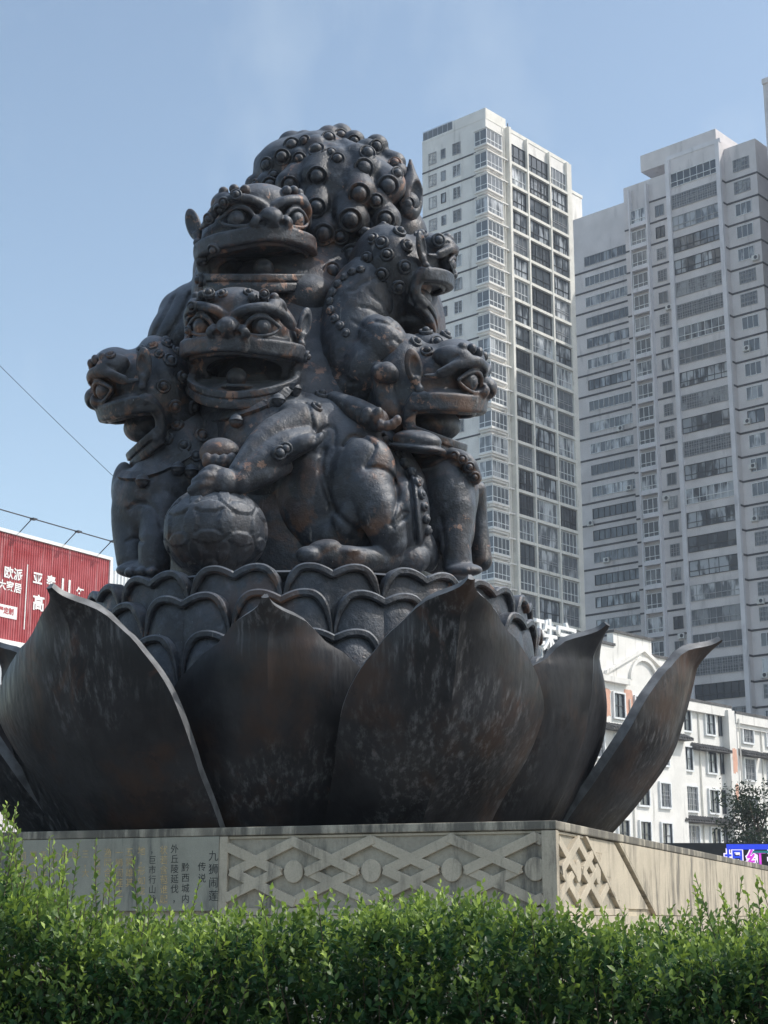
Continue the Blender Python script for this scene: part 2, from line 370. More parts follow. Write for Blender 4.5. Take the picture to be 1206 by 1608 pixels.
def nets(D, ax, h):
    S = D < 0; nx, ny, nz_ = D.shape
    cs = np.zeros((nx - 1, ny - 1, nz_ - 1), np.uint8)
    for i in (0, 1):
        for j in (0, 1):
            for k in (0, 1): cs += S[i:nx - 1 + i, j:ny - 1 + j, k:nz_ - 1 + k]
    act = np.argwhere((cs > 0) & (cs < 8)); idx = np.full(cs.shape, -1, np.int32); idx[tuple(act.T)] = np.arange(len(act))
    acc = np.zeros((len(act), 3), np.float32); cnt = np.zeros(len(act), np.float32)
    corner = [(i, j, k) for i in (0, 1) for j in (0, 1) for k in (0, 1)]
    val = {c: D[act[:, 0] + c[0], act[:, 1] + c[1], act[:, 2] + c[2]] for c in corner}
    for a in corner:
        for d in range(3):
            if a[d]: continue
            b = list(a); b[d] = 1; b = tuple(b); va, vb = val[a], val[b]
            m = (va < 0) != (vb < 0); t = np.where(m, va / np.where(m, va - vb, 1), 0)
            p = np.tile(np.array(a, np.float32), (len(act), 1)); p[:, d] += t
            acc += p * m[:, None]; cnt += m
    V = (act + acc / cnt[:, None]) * h + np.array([a[0] for a in ax], np.float32)
    Q = []
    for d in range(3):
        sl0 = [slice(None)] * 3; sl1 = [slice(None)] * 3; sl0[d] = slice(0, -1); sl1[d] = slice(1, None)
        ch = S[tuple(sl0)] != S[tuple(sl1)]; e = np.argwhere(ch)
        o1, o2 = (d + 1) % 3, (d + 2) % 3
        ok = (e[:, o1] > 0) & (e[:, o2] > 0) & (e[:, o1] < D.shape[o1] - 1) & (e[:, o2] < D.shape[o2] - 1); e = e[ok]
        ins = S[tuple(e.T)]
        def cell(a, b):
            q = e.copy(); q[:, o1] -= a; q[:, o2] -= b; return idx[tuple(q.T)]
        q = np.column_stack([cell(1, 1), cell(0, 1), cell(0, 0), cell(1, 0)])
        q[~ins] = q[~ins][:, ::-1]; Q.append(q)
    return V, np.vstack(Q)

# ------------------------------------------------------------------ lion head in its own frame: x forward, y side, z up, about 1 unit to the lips
def lion_head(g=.30, jl=.95, fill=False, h=.020):
    v = Vol((-1.15, h * .5, -1.35), (1.45, 1.25, 1.25), h)
    A = lambda x, y, z: np.array([x, y, z], float); jz = lambda x: -.44 - g * x
    v.ell((-.38, 0, .12), (.60, .88, .92), .1)                       # mane mass
    v.ell((.08, 0, .34), (.70, .78, .58), .08)                       # cranium
    v.ell((.50, 0, .66), (.50, .60, .38), .05)                       # domed forehead
    v.ell((-.05, .66, .0), (.36, .26, .46), .08)                     # cheek
    v.ell((.32, 0, .10), (.66, .86, .20), .05)                       # upper muzzle
    v.cone((-.32, 0, -.40), (-.62, 0, -.95), .58, .60, .10)          # throat
    v.op(lambda X, Y, Z: np.maximum(np.maximum(Z + .10 - .03 * X, jz(X) - Z), .02 - X) + 0 * Y, A(0, -1.3, -1.35), A(1.45, 1.3, -.05), .06, 'sub')
    v.ell((-.24, 0, -.32), (.60, .70, .24), .04, mode='sub')         # gullet
    # lips: broad flat band running round the corner of the mouth into the lower jaw
    U = [(.06, .95, -.04), (.30, .93, .0), (.62, .76, .03), (.86, .46, .05), (.98, .16, .08), (.99, -.1, .08)]
    J = [(.08 + (x - .08) * jl, y, jz(.08 + (x - .08) * jl)) for x, y in ((.06, .90), (.30, .84), (.56, .67), (.79, .38), (.89, .1), (.89, -.1))]
    v.tube([(.12, .955, .02), (.02, .94, -.06), (-.05, .90, -.20), (-.05, .87, -.34), (.02, .87, jz(0) - .06), (.14, .88, jz(.14) - .06)], [.13, .125, .115, .11, .105, .09], .03, sub=4)
    v.band(U, .115, .138, .055, .02)
    v.tube([(x * .93 - .02, y * .93, z - .15) for x, y, z in U], [.035] * 6, .012, sub=4)
    v.groove(spline([(x * .97, y * .97, z - .12) for x, y, z in U], None, 4)[0], .022, .03)
    v.groove(spline([(x + .02, y * 1.03, z + .20) for x, y, z in U], None, 4)[0], .03, .035)
    def jaw(X, Y, Z):
        plan = np.sqrt(np.maximum(X - .1, 0) ** 2 * .95 / jl ** 2 + Y ** 2) - .82
        return np.maximum(np.maximum(plan, -.14 - X), np.abs(Z - jz(X) + .13) - .09)
    v.op(jaw, A(-.14, -.9, -1.35), A(1.2, .9, -.2), .04, 'add')
    v.band(J, .07, .065, .02, .015); v.band([(x * .96, y * .96, z - .14) for x, y, z in J], .08, .09, .04, .03)
    v.groove(spline([(x + .03, y * 1.02, z - .075) for x, y, z in J], None, 4)[0], .022, .025)
    v.ell((.20, 0, jz(.25) - .24), (.38, .55, .17), .1)              # chin
    v.ell((.38 * jl, 0, jz(.36) - .03), (.34, .28, .06), .03)        # tongue
    if fill: v.ell((.26 * jl, 0, -.30), (.48, .52, .27), .04)        # thick tongue and far cheek
    # nose
    v.cone((.60, 0, .56), (.94, 0, .36), .16, .15, .06)
    v.ell((1.05, 0, .33), (.20, .21, .18), .03); v.ell((1.0, .24, .27), (.16, .15, .125), .03)
    v.ell((1.15, .17, .23), (.10, .075, .055), .02, mode='sub')
    v.groove([(1.10, .21, .36), (1.19, .09, .22), (1.17, .06, .12)], .025, .03)
    # eyes, lids, heavy brow with a flame-shaped plate towards the ear
    v.ell((.90, .50, .38), (.24, .26, .175), .03, mode='sub')
    v.tube([(.99, .22, .28), (.99, .36, .48), (.88, .57, .54), (.68, .78, .37)], [.028, .042, .048, .03], .02, sub=4)
    v.tube([(.98, .25, .26), (.94, .46, .22), (.82, .66, .25), (.67, .78, .35)], [.025, .03, .03, .024], .02, sub=4)
    v.tube([(.98, .06, .54), (1.0, .30, .64), (.88, .58, .68), (.66, .78, .60), (.36, .92, .44)], [.07, .085, .09, .085, .045], .04, sub=4)
    v.ell((.52, .66, .70), (.34, .17, .18), .04)
    v.tube([(.58, .80, .50), (.40, .88, .40), (.14, .95, .36)], [.055, .05, .03], .03, sub=3)
    for q in ((.90, .36, .84), (.80, .52, .87), (.66, .66, .86)): v.ell(q, (.085, .085, .085), .012)
    v.groove(spline([(1.02, .14, .56), (.97, .5, .58), (.70, .80, .50)], None, 5)[0], .025, .035)
    v.groove(spline([(.62, .80, .72), (.40, .88, .60), (.10, .95, .50)], None, 5)[0], .022, .03)
    v.groove(spline([(.55, .88, .34), (.40, .92, .27), (.10, .96, .24)], None, 5)[0], .022, .025)
    D = np.concatenate([v.D[:, ::-1, :], v.D], axis=1); ay = np.concatenate([-v.ax[1][::-1], v.ax[1]])
    return nets(D, [v.ax[0], ay, v.ax[2]], h)
# ------------------------------------------------------------------ ground and plinth
gb = MB(); gb.box(-3000, 3000, -300, 4000, -.5, 0); tag(gb.build('ground', M['paver']), kind='structure')
def face_frame(P, d):                   # x along the face, y out of it, z up (absolute)
    d = Vector((d[0], d[1], 0)).normalized(); n = Vector((d.y, -d.x, 0))
    if n.y > 0: n = -n
    m = Matrix.Identity(4); m.col[0][:3] = d; m.col[1][:3] = n; m.col[3][:3] = (P[0], P[1], 0); return m
PT = 2.535                              # plinth top
PC = Vector((1.70, 16.0, 0)); DF = Vector((-.891, .454, 0)); DR = Vector((.356, .934, 0)).normalized(); DF = Vector((-DR.y, DR.x, 0))
FF = face_frame(PC, DF); FR = face_frame(PC, DR)
plinth = empty('stone_plinth', tuple(PC)); tag(plinth, 'carved grey stone plinth with diamond lattice and inscription under the lotus', 'plinth')
def flip(Mx): return Mx.determinant() < 0
def fbox(mb, s0, s1, y0, y1, z0, z1): mb.box(s0, s1, y0, y1, z0, z1)
core = MB(); LF, LR = 13.0, 19.0
q = lambda a, b, i=0: PC + DF * a + DR * b
def ring(i, z): return [tuple((PC + DF * a + DR * b) + Vector((0, 0, z))) for a, b in ((i, i), (LF - i, i), (LF - i, LR - i), (i, LR - i))]
core.flat([(p[0], p[1]) for p in ring(.07, 0)], .0, PT - .09)
core.build('plinth_core', M['stone'], plinth)
cap = MB(); cap.flat([(p[0], p[1]) for p in ring(0.0, 0)], PT - .088, PT); bevel(cap.build('coping', M['coping'], plinth), .012)
blocker = MB(); blocker.flat([(p[0], p[1]) for p in ring(.45, 0)], PT + .001, PT + .006); blocker.build('bounce_blocker', M['bounce_dark'], plinth)  # unseen dark sheet added to cut light bouncing onto petals and seat
base = MB(); base.flat([(p[0], p[1]) for p in ring(-.03, 0)], .01, 1.62); base.build('base_course', M['stone'], plinth)
Z0, Z1 = 1.70, PT - .10                 # carved field
def part(name, mb, mat, Fm, bev=.006, parent=None):
    o = mb.build(name, mat, parent or plinth, Fm)
    if flip(Fm): o.data.flip_normals()
    if bev: bevel(o, bev)
    return o
# a face frame may be left-handed; keep it as mesh data instead
def fpart(name, mb, mat, Fm, bev=.006, parent=None, smooth=False):
    det = Fm.to_3x3().determinant()
    mb.v = [tuple(Fm @ Vector(p)) for p in mb.v]
    if det < 0: mb.f = [f[::-1] for f in mb.f]
    pl = parent or plinth; off = WM[pl.name].translation
    mb.v = [(p[0] - off.x, p[1] - off.y, p[2] - off.z) for p in mb.v]
    o = mb.build(name, mat, pl, Matrix.Translation(off), smooth)
    if bev: bevel(o, bev)
    return o
CZ = (Z0 + Z1) / 2; HH = (Z1 - Z0) / 2 - .01
def seg_clip(p0, p1, inside):
    ts = [t / 40 for t in range(41)]; ok = [t for t in ts if inside(p0[0] + (p1[0] - p0[0]) * t, p0[1] + (p1[1] - p0[1]) * t)]
    if len(ok) < 3: return None
    f = lambda t: (p0[0] + (p1[0] - p0[0]) * t, p0[1] + (p1[1] - p0[1]) * t); return f(ok[0]), f(ok[-1])
def lattice(Fm, centres, inside, hw=.70, y0=-.06, disc=True):
    for n, cx in enumerate(centres):
        pts = [(cx, CZ + HH - .05), (cx - hw, CZ), (cx, CZ - HH + .05), (cx + hw, CZ)]
        for i in range(4):
            r = seg_clip(pts[i], pts[(i + 1) % 4], inside)
            if not r: continue
            a, b = Vector((r[0][0], r[0][1])), Vector((r[1][0], r[1][1])); t = (b - a).normalized(); w = Vector((-t.y, t.x)) * .050
            hi = -.012 + .012 * ((i + n) % 2) + .0015 * n
            mb = MB(); e = t * .03
            mb.prism([tuple(a - e - w), tuple(b + e - w), tuple(b + e + w), tuple(a - e + w)], y0, hi); fpart('lattice_strap', mb, M['stone'], Fm)
        if disc and inside(cx - .05, CZ) and inside(cx + .05, CZ):
            mb = MB(); mb.prism([(cx + .110 * math.cos(k * math.pi / 14), CZ + .118 * math.sin(k * math.pi / 14)) for k in range(28)], y0, -.015); fpart('boss', mb, M['stone'], Fm, .01)
S0, S1 = .16, 3.60                      # front carved field along the face
mb = MB(); fbox(mb, S0, S1, -.08, -.055, Z0, Z1); fpart('pecked_field', mb, M['rough_stone'], FF, 0)
for a in ((S0 - .155, S0 - .002, Z0 - .075, Z1 + .005), (S1 + .002, S1 + .10, Z0 - .075, Z1 + .005)):
    mb = MB(); fbox(mb, a[0], a[1], -.08, -.006, a[2], a[3]); fpart('frame_stile', mb, M['stone'], FF)
mb = MB(); fbox(mb, S0, S1, -.08, -.006, Z0 - .075, Z0 - .002); fpart('frame_rail', mb, M['stone'], FF)
mb = MB(); fbox(mb, S0, S1, -.06, -.03, Z1 - .022, Z1 + .004); fpart('frame_moulding', mb, M['stone'], FF)
lattice(FF, [.23 + .87 * k for k in range(5)], lambda s, z: S0 + .01 < s < S1 - .01)
# inscription slab
mb = MB(); fbox(mb, S1 + .104, 5.2, -.08, -.004, Z0 - .03, PT - .092); fpart('inscription_slab', mb, M['slab'], FF, .004)
mb = MB(); fbox(mb, 5.204, 12.9, -.08, -.004, Z0 - .03, PT - .092); fpart('inscription_slab', mb, M['slab'], FF, .004)
for k in range(12):
    mb = MB(); fbox(mb, S1 + .104 + k * .78, S1 + .878 + k * .78, .0, .036, 1.10, 1.615); fpart('base_block', mb, M['stone'], FF, .008)
# lettering (columns read right to left; dark ones paint shade of cut strokes)
COLS = [(335, '九狮闹莲', 1345, .125, 'cut_shade', 21), (317, '传说', 1362, .105, 'cut_shade', 18), (291, '黔西城内', 1363, .105, 'cut_shade', 16.4), (274, '外丘陵延伐，', 1334, .105, 'cut_shade', 15.7),
        (257, '状若含苞谁起', 1336, .105, 'gold', 15.4), (239, '，巨市行山脉', 1336, .100, 'cut_shade', 15.4), (222, '地，形如龙', 1337, .105, 'gold', 15.6), (203, '五狮雄其', 1339, .105, 'gold', 16),
        (187, '一狮闹莲之', 1340, .105, 'gold', 15.8), (169, '渔同合状虎', 1340, .105, 'gold', 15.6), (152, '自相', 1354, .1, 'gold', 15), (134, '三，大', 1342, .1, 'gold', 15), (118, '尼', 1343, .1, 'gold', 15),
        (101, '皋', 1343, .1, 'gold', 15), (85, '金汇', 1343, .1, 'gold', 15), (68, '臣人送', 1344, .1, 'gold', 15.4), (52, '狮，立', 1344, .1, 'gold', 15.4), (36, '前形三大雷', 1344, .1, 'gold', 15.2), (17, '九', 1345, .1, 'gold', 15)]
def hitF(u, v):
    r = ray(u, v); a = np.array([[r[0], -DF.x], [r[1], -DF.y]]); k, s_ = np.linalg.solve(a, np.array([PC.x, PC.y])); return s_, k * r[2] + EYE
LETM = Matrix.Identity(4)
for u, body, v0, size, mt, dv in COLS:
    V, F = [], []
    for i, ch in enumerate(body):
        s_, z_ = hitF(u, v0 + dv * i); me = text_mesh(ch, size * .95, M[mt]); b = len(V)
        if ch in '，、': s_ -= .02
        V += [tuple(FF @ Vector((s_ - v.co.x, -.0015, z_ + v.co.y)) - PC) for v in me.vertices]
        F += [tuple(b + j for j in p.vertices) for p in me.polygons]; bpy.data.meshes.remove(me)
    me = bpy.data.meshes.new('inscription'); me.from_pydata(V, [], F); me.materials.append(M[mt]); link(bpy.data.objects.new('inscription', me), plinth, Matrix.Translation(PC))
# right face
def diag(z, s_top, s_bot): return s_top + (s_bot - s_top) * (PT - z) / (PT - Z0)
D1 = (1.02, 2.75); D2 = (2.55, 4.6)
mb = MB(); mb.prism([(.12, Z0), (diag(Z0, *D1), Z0), (diag(Z1, *D1), Z1), (.12, Z1)], -.08, -.055); fpart('pecked_field', mb, M['rough_stone'], FR, 0)
mb = MB(); fbox(mb, .012, .118, -.08, -.008, Z0 - .075, Z1 + .005); fpart('frame_stile', mb, M['stone'], FR)
mb = MB(); fbox(mb, .12, 3.2, -.08, -.008, Z0 - .075, Z0 - .002); fpart('frame_rail', mb, M['stone'], FR)
mb = MB(); fbox(mb, .12, diag(Z1, *D1), -.06, -.03, Z1 - .022, Z1 + .004); fpart('frame_moulding', mb, M['stone'], FR)
lattice(FR, [.98 + .87 * k - .05 for k in range(-1, 3)], lambda s, z: .13 < s < diag(z, *D1) - .02)
mb = MB(); mb.prism([(diag(Z0, *D1) + .11, Z0), (diag(Z0, *D2) - .11, Z0), (diag(Z1, *D2) - .11, Z1), (diag(Z1, *D1) + .11, Z1)], -.08, -.04); fpart('feather_field', mb, M['stone'], FR, .004)
for dd in (D1, D2):
    mb = MB(); mb.prism([(diag(Z0 - .07, *dd), Z0 - .07), (diag(Z0 - .07, *dd) + .10, Z0 - .07), (diag(Z1, *dd) + .10, Z1), (diag(Z1, *dd), Z1)], -.08, -.004); fpart('diagonal_strap', mb, M['stone'], FR)
for g, off in ((0, .15), (1, .55), (2, .95)):
    for k in range(7):                   # fan of thin feather ribs
        s_ = 1.45 + off + .07 * k; z_ = Z1 - .06 - off * .62
        a = (s_, z_); b = (s_ - .42, z_ - .42)
        r = seg_clip(a, b, lambda s, z: diag(z, *D1) + .13 < s < diag(z, *D2) - .13 and z > Z0 + .03)
        if not r: continue
        mb = MB(); w = .011; mb.prism([(r[0][0] - w, r[0][1] + w), (r[1][0] - w, r[1][1] + w), (r[1][0] + w, r[1][1] - w), (r[0][0] + w, r[0][1] - w)], -.06, -.022); fpart('feather_rib', mb, M['stone'], FR, 0)
mb = MB(); mb.prism([(diag(Z0 - .07, *D2) + .105, Z0 - .07), (18.9, Z0 - .07), (18.9, Z1 + .004), (diag(Z1, *D2) + .105, Z1 + .004)], -.08, -.006); fpart('plain_facing', mb, M['stone'], FR, 0)

# ------------------------------------------------------------------ great lotus petals
CX = -.865 + .02; CTR = Vector((CX, AXY, 0))
def petal_mesh(prof, hw, bow, name, th=.12, asym=(1, 1)):
    n, m = 40, 24
    zt = np.array([p[1] for p in prof]); rr = np.array([p[0] for p in prof]); ss = np.linspace(0, 1, len(prof))
    P, _ = spline([(p[0], 0, p[1]) for p in prof], None, 10); L = np.concatenate([[0], np.cumsum(np.linalg.norm(np.diff(P, axis=0), axis=1))]); L /= L[-1]
    hq = spline([(a_, b_, 0) for a_, b_ in hw], None, 8)[0]; hs, hv = hq[:, 0], hq[:, 1]
    vo, vi = [], []
    for i in range(n + 1):
        s_ = 1 - (1 - i / n) ** 1.25
        r = np.interp(s_, L, P[:, 0]); z = np.interp(s_, L, P[:, 2])
        e = 1e-3; dr = np.interp(min(1, s_ + e), L, P[:, 0]) - np.interp(max(0, s_ - e), L, P[:, 0]); dz = np.interp(min(1, s_ + e), L, P[:, 2]) - np.interp(max(0, s_ - e), L, P[:, 2])
        l = math.hypot(dr, dz); nr, nzz = dz / l, -dr / l               # outward normal in profile
        w = np.interp(s_, hs, hv)
        for j in range(m + 1):
            a = (-1 + 2 * j / m); a *= 1 + (asym[0 if a < 0 else 1] - 1) * min(1, s_ * 3) * min(1, (1 - s_) * 4); off = -bow * w * a * a + .035 * math.exp(-(a * w / .05) ** 2) * min(1, w * 3)
            na = a * bow * 1.1; base = np.array([r + off * nr, a * w, z + off * nzz]); nv = np.array([nr, na, nzz]); nv /= np.linalg.norm(nv)
            vo.append(base); vi.append(base - nv * th * (.6 + .4 * min(1, w * 2)))
    N = (n + 1) * (m + 1); V = np.array(vo + vi); F = []
    id_ = lambda i, j: i * (m + 1) + j
    for i in range(n):
        for j in range(m):
            F.append((id_(i, j), id_(i, j + 1), id_(i + 1, j + 1), id_(i + 1, j))); F.append((N + id_(i, j), N + id_(i + 1, j), N + id_(i + 1, j + 1), N + id_(i, j + 1)))
    for i in range(n):
        F.append((id_(i, 0), id_(i + 1, 0), N + id_(i + 1, 0), N + id_(i, 0))); F.append((id_(i, m), N + id_(i, m), N + id_(i + 1, m), id_(i + 1, m)))
    for j in range(m):
        F.append((id_(n, j), id_(n, j + 1), N + id_(n, j + 1), N + id_(n, j))); F.append((id_(0, j), N + id_(0, j), N + id_(0, j + 1), id_(0, j + 1)))
    fm = np.zeros(len(F), int); fm[2 * n * m:] = 1; me = mesh_np(name, V, F, [PETAL, M['rim']], fmat=fm); me.set_sharp_from_angle(angle=R_(42)); return me
HWO = [(0, .92), (.13, 1.0), (.26, 1.10), (.38, 1.18), (.51, 1.21), (.61, 1.16), (.69, 1.03), (.76, .86), (.82, .66), (.87, .45), (.915, .24), (.945, .13), (.97, .07), (1, .04)]
PO = [(3.30, -.45), (3.66, .0), (4.08, .45), (4.50, 1.0), (4.70, 1.5), (4.82, 1.9), (4.92, 2.18), (5.24, 2.44)]
PI = [(3.05, -.45), (3.36, -.0), (3.68, .5), (3.95, 1.05), (4.08, 1.5), (4.13, 1.85), (4.16, 2.08), (4.40, 2.36)]
outer = petal_mesh(PO, HWO, .36, 'great_petal'); inner = petal_mesh(PI, [(a, b * 1.06) for a, b in HWO], .36, 'great_petal_inner')
broad = petal_mesh(PO, HWO, .22, 'great_petal_broad', asym=(1.62, .90))
lean = petal_mesh(PO, HWO, .36, 'great_petal_lean', asym=(.88, 1.12))
OUT = [(-83, 'lower dark bronze petal tucked behind the broad rimmed petal', 1), (-31, 'tall dark bronze lotus petal with pale right rim under the red billboard', 1.0), (19.5, 'tall dark bronze lotus petal with centre crease above the lattice carving', 1.0),
       (77, 'slender outward leaning bronze petal before the white building', 1.0), (139, None, 1), (199, None, 1), (-121, None, 1)]
INN = [(-67, 'recessed bronze petal mostly hidden behind the broad rimmed petal', 1), (-5.5, 'recessed pointed bronze petal between two taller petals', 1), (52, 'bronze petal with curled square tip before the white pediment', 1), (131, None, 1), (176, None, 1), (224, None, 1)]
for lst, me in ((OUT, outer), (INN, inner)):
    for ang, lab, sc in lst:
        a = R_(ang); f = Vector((math.sin(a), -math.cos(a), 0)); s_ = Vector((math.cos(a), math.sin(a), 0))
        Mx = Matrix.Identity(4); Mx.col[0][:3] = f; Mx.col[1][:3] = s_ * sc; Mx.col[3][:3] = (CTR.x, CTR.y, PT + .002)
        o = link(bpy.data.objects.new('lotus_petal', {-31: broad, 19.5: lean}.get(ang, me)), None, Mx)
        tag(o, lab or 'dark bronze lotus petal on the far side of the lotus ring', 'petal', 'great lotus petals on the plinth')

# ------------------------------------------------------------------ lion sculpture: root, lotus seat
ROOT = empty('lion_sculpture', (CTR.x, CTR.y, PT)); tag(ROOT, 'dark bronze sculpture of climbing guardian lions on a lotus seat', 'sculpture')
SZ = EYE + 3.93                         # seat floor
seat = MB(); SR = 2.98; SC_ = Vector((CTR.x - .16, CTR.y, 0))
seat.lathe([(0, PT), (2.3, PT), (2.35, PT + .6), (2.45, PT + 1.3), (2.6, PT + 2.1), (2.75, SZ - .12), (SR - .1, SZ - .03), (SR - .14, SZ), (0, SZ)], 64)
seat.v = [(x + 0, y, z - PT) for x, y, z in seat.v]
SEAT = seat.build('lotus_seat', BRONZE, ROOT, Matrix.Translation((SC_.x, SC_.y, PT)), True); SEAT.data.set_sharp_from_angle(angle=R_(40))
def seat_petal(width, height, rad, bulge, name):
    n, m = 28, 14; V, F = [], []
    def T(a):
        q_ = abs(a)
        return .915 + .085 * math.sin(min(q_ / .45, 1) * math.pi / 2) if q_ < .45 else .35 + .65 * max(0, 1 - ((q_ - .45) / .55) ** 2.8) ** .5
    def pos(a, b, lift=0.0):
        t = b * T(a)
        x = a * width / 2; lobe = abs(math.sin(math.pi * min(abs(a), 1))) ** .6
        prof = .25 + .75 * math.sin(math.pi * min(1, .10 + .74 * t)) ** .8
        o = bulge * (.82 + .18 * lobe) * prof * (1 - .35 * abs(a) ** 3) + lift; th = x / rad
        return ((rad + o) * math.cos(th) - rad, (rad + o) * math.sin(th), t * height)
    for i in range(n + 1):
        for j in range(m + 1): V.append(pos(-1 + 2 * i / n, j / m))
    F = [(i * (m + 1) + j, (i + 1) * (m + 1) + j, (i + 1) * (m + 1) + j + 1, i * (m + 1) + j + 1) for i in range(n) for j in range(m)]
    b = MB(); b.poly(V, F)
    # rolled rim along the double arch
    pts = [pos(-1 + 2 * i / 44, 1, .02) for i in range(45)]; bb = len(b.v); k = 8
    for i, p in enumerate(pts):
        p = Vector(p); t = (Vector(pts[min(i + 1, 44)]) - Vector(pts[max(i - 1, 0)])).normalized(); o = Vector((1, 0, 0)); o = (o - t * o.dot(t)).normalized(); w = t.cross(o)
        e_ = min(1, (1 - abs(-1 + 2 * i / 44)) * 4 + .25); r1, r2 = .072 * e_, .046 * e_
        sec = [(-1.2, -1), (.75, -1), (1, -.55), (1, .55), (.75, 1), (-1.2, 1)]; k = len(sec)
        b.v += [tuple(p + o * (r1 * x) + w * (r2 * y)) for x, y in sec]
    for i in range(44):
        for j in range(k): b.f.append((bb + i * k + j, bb + i * k + (j + 1) % k, bb + (i + 1) * k + (j + 1) % k, bb + (i + 1) * k + j)); b.m.append(0)
    me = b.mesh(name, BRONZE, True); me.set_sharp_from_angle(angle=R_(38)); return me
ROWS = [(16, SR - .18, SZ + .02, 1.13, 1.10, .15, 8), (16, SR - .13, SZ - .31, 1.12, 1.05, .25, -3.25), (16, SR - .10, SZ - .78, 1.08, .95, .33, 8)]
for cnt, rad, top, wd, ht, bl, ph in ROWS:
    me = seat_petal(wd, ht, rad, bl, 'seat_petal')
    for k in range(cnt):
        a = R_(ph + 360 / cnt * k); f = Vector((math.sin(a), -math.cos(a), 0)); s_ = Vector((0, 0, 1)).cross(f)
        Mx = Matrix.Identity(4); Mx.col[0][:3] = f; Mx.col[1][:3] = s_; Mx.col[3][:3] = SC_ + f * rad + Vector((0, 0, top - ht))
        inst('seat_petal', me, SEAT, Mx)
# ------------------------------------------------------------------ lions
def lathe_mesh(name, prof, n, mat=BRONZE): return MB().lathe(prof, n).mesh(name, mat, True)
def spiral_curl(name):                   # snail-shell knob, unit radius, axis +z
    n, turns = 22, 1; b = MB()
    b.lathe([(.55, -.7), (.95, -.45), (1.0, -.1), (.93, .18), (.80, .26), (.70, .20), (.62, .12), (.56, .16), (.54, .30), (.47, .48), (.33, .62), (.17, .69), (.0, .71)], n)
    V = []
    for i, (x, y, z) in enumerate(b.v):
        a = math.atan2(y, x) / (2 * math.pi); r = math.hypot(x, y)
        V.append((x * (1 + .10 * a * (r > .6)), y * (1 + .10 * a * (r > .6)), z + (.16 * a if r > .6 else 0)))
    b.v = V; return b.mesh(name, BRONZE, True)
CURL = spiral_curl('curl')
BIGCURL = lathe_mesh('mane_knob', [(.80, -.6), (1.0, -.2), (1.04, .06), (.98, .17), (.86, .15), (.80, .02), (.72, -.04), (.66, .02), (.64, .2), (.57, .40), (.42, .56), (.22, .65), (0, .68)], 24)
BEAD = lathe_mesh('spine_bead', [(.9, -.5), (1.0, 0), (.93, .35), (.74, .5), (.60, .46), (.52, .6), (.36, .78), (0, .86)], 14)
EYEB = lathe_mesh('eyeball', [(.0, -1), (.6, -.8), (.95, -.3), (1, .05), (.9, .42), (.72, .68), (.6, .79), (.52, .79), (.44, .87), (.25, .97), (0, 1.0)], 20)
BELL = lathe_mesh('bell', [(0, -1), (.35, -.95), (.7, -.72), (.93, -.36), (.98, -.08), (1.07, -.06), (1.07, .07), (.98, .09), (.93, .36), (.7, .72), (.35, .95), (.22, 1.0), (.18, 1.08), (0, 1.1)], 18)
BALL = lathe_mesh('mouth_ball', [(.95, -1.1), (.8, -.9), (.7, -.75), (.85, -.5), (1, -.1), (1, .15), (.88, .5), (.6, .8), (.3, .95), (0, 1)], 20)
def ear_mesh():
    v = Vol((-.75, -.5, -1.1), (.75, .7, 1.1), .045)
    v.ell((0, 0, .15), (.42, .20, .85), .05); v.ell((0, .24, .12), (.27, .22, .58), .05, mode='sub')
    v.cone((0, 0, -.4), (0, .1, -.78), .2, .16, .08); v.ell((0, .14, -.85), .21, .04)
    V, F = v.surface(); return mesh_np('ear', V, F, BRONZE)
EAR = ear_mesh()
def norm(a): a = np.asarray(a, float); return a / np.linalg.norm(a)
def zframe(p, n, r, up=(0, 0, 1), sx=1.0):     # world matrix: origin p, z axis n, uniform scale r
    n = Vector(n).normalized(); x = Vector(up).cross(n)
    x = x.normalized() if x.length > 1e-3 else n.orthogonal().normalized(); y = n.cross(x)
    m = Matrix.Identity(4); m.col[0][:3] = x * r; m.col[1][:3] = y * r; m.col[2][:3] = n * r * sx; m.col[3][:3] = p; return m
class HeadFrame:
    def __init__(s, u, v, d, scale_px, yaw, pitch=0, roll=0, st=(1, 1, 1)):
        s.st = np.array(st, float)
        y, p, r = R_(yaw), R_(pitch), R_(roll); s.o = cpt(u, v, d); s.k = scale_px * px(v, d)
        F = np.array([math.sin(y), 0, -math.cos(y)]); S = np.array([math.cos(y), 0, math.sin(y)]); U = np.array([0, 1., 0])
        F, U = F * math.cos(p) + U * math.sin(p), U * math.cos(p) - F * math.sin(p)
        S, U = S * math.cos(r) + U * math.sin(r), U * math.cos(r) - S * math.sin(r)
        s.B = np.array([F, S, U])                # rows
    def cam(s, P): return s.o + ((np.asarray(P, float) * s.st) @ s.B) * s.k
    def world(s, P): return c2w(s.cam(P))
    def wdir(s, n): return norm((np.asarray(n, float) @ s.B) @ CW)
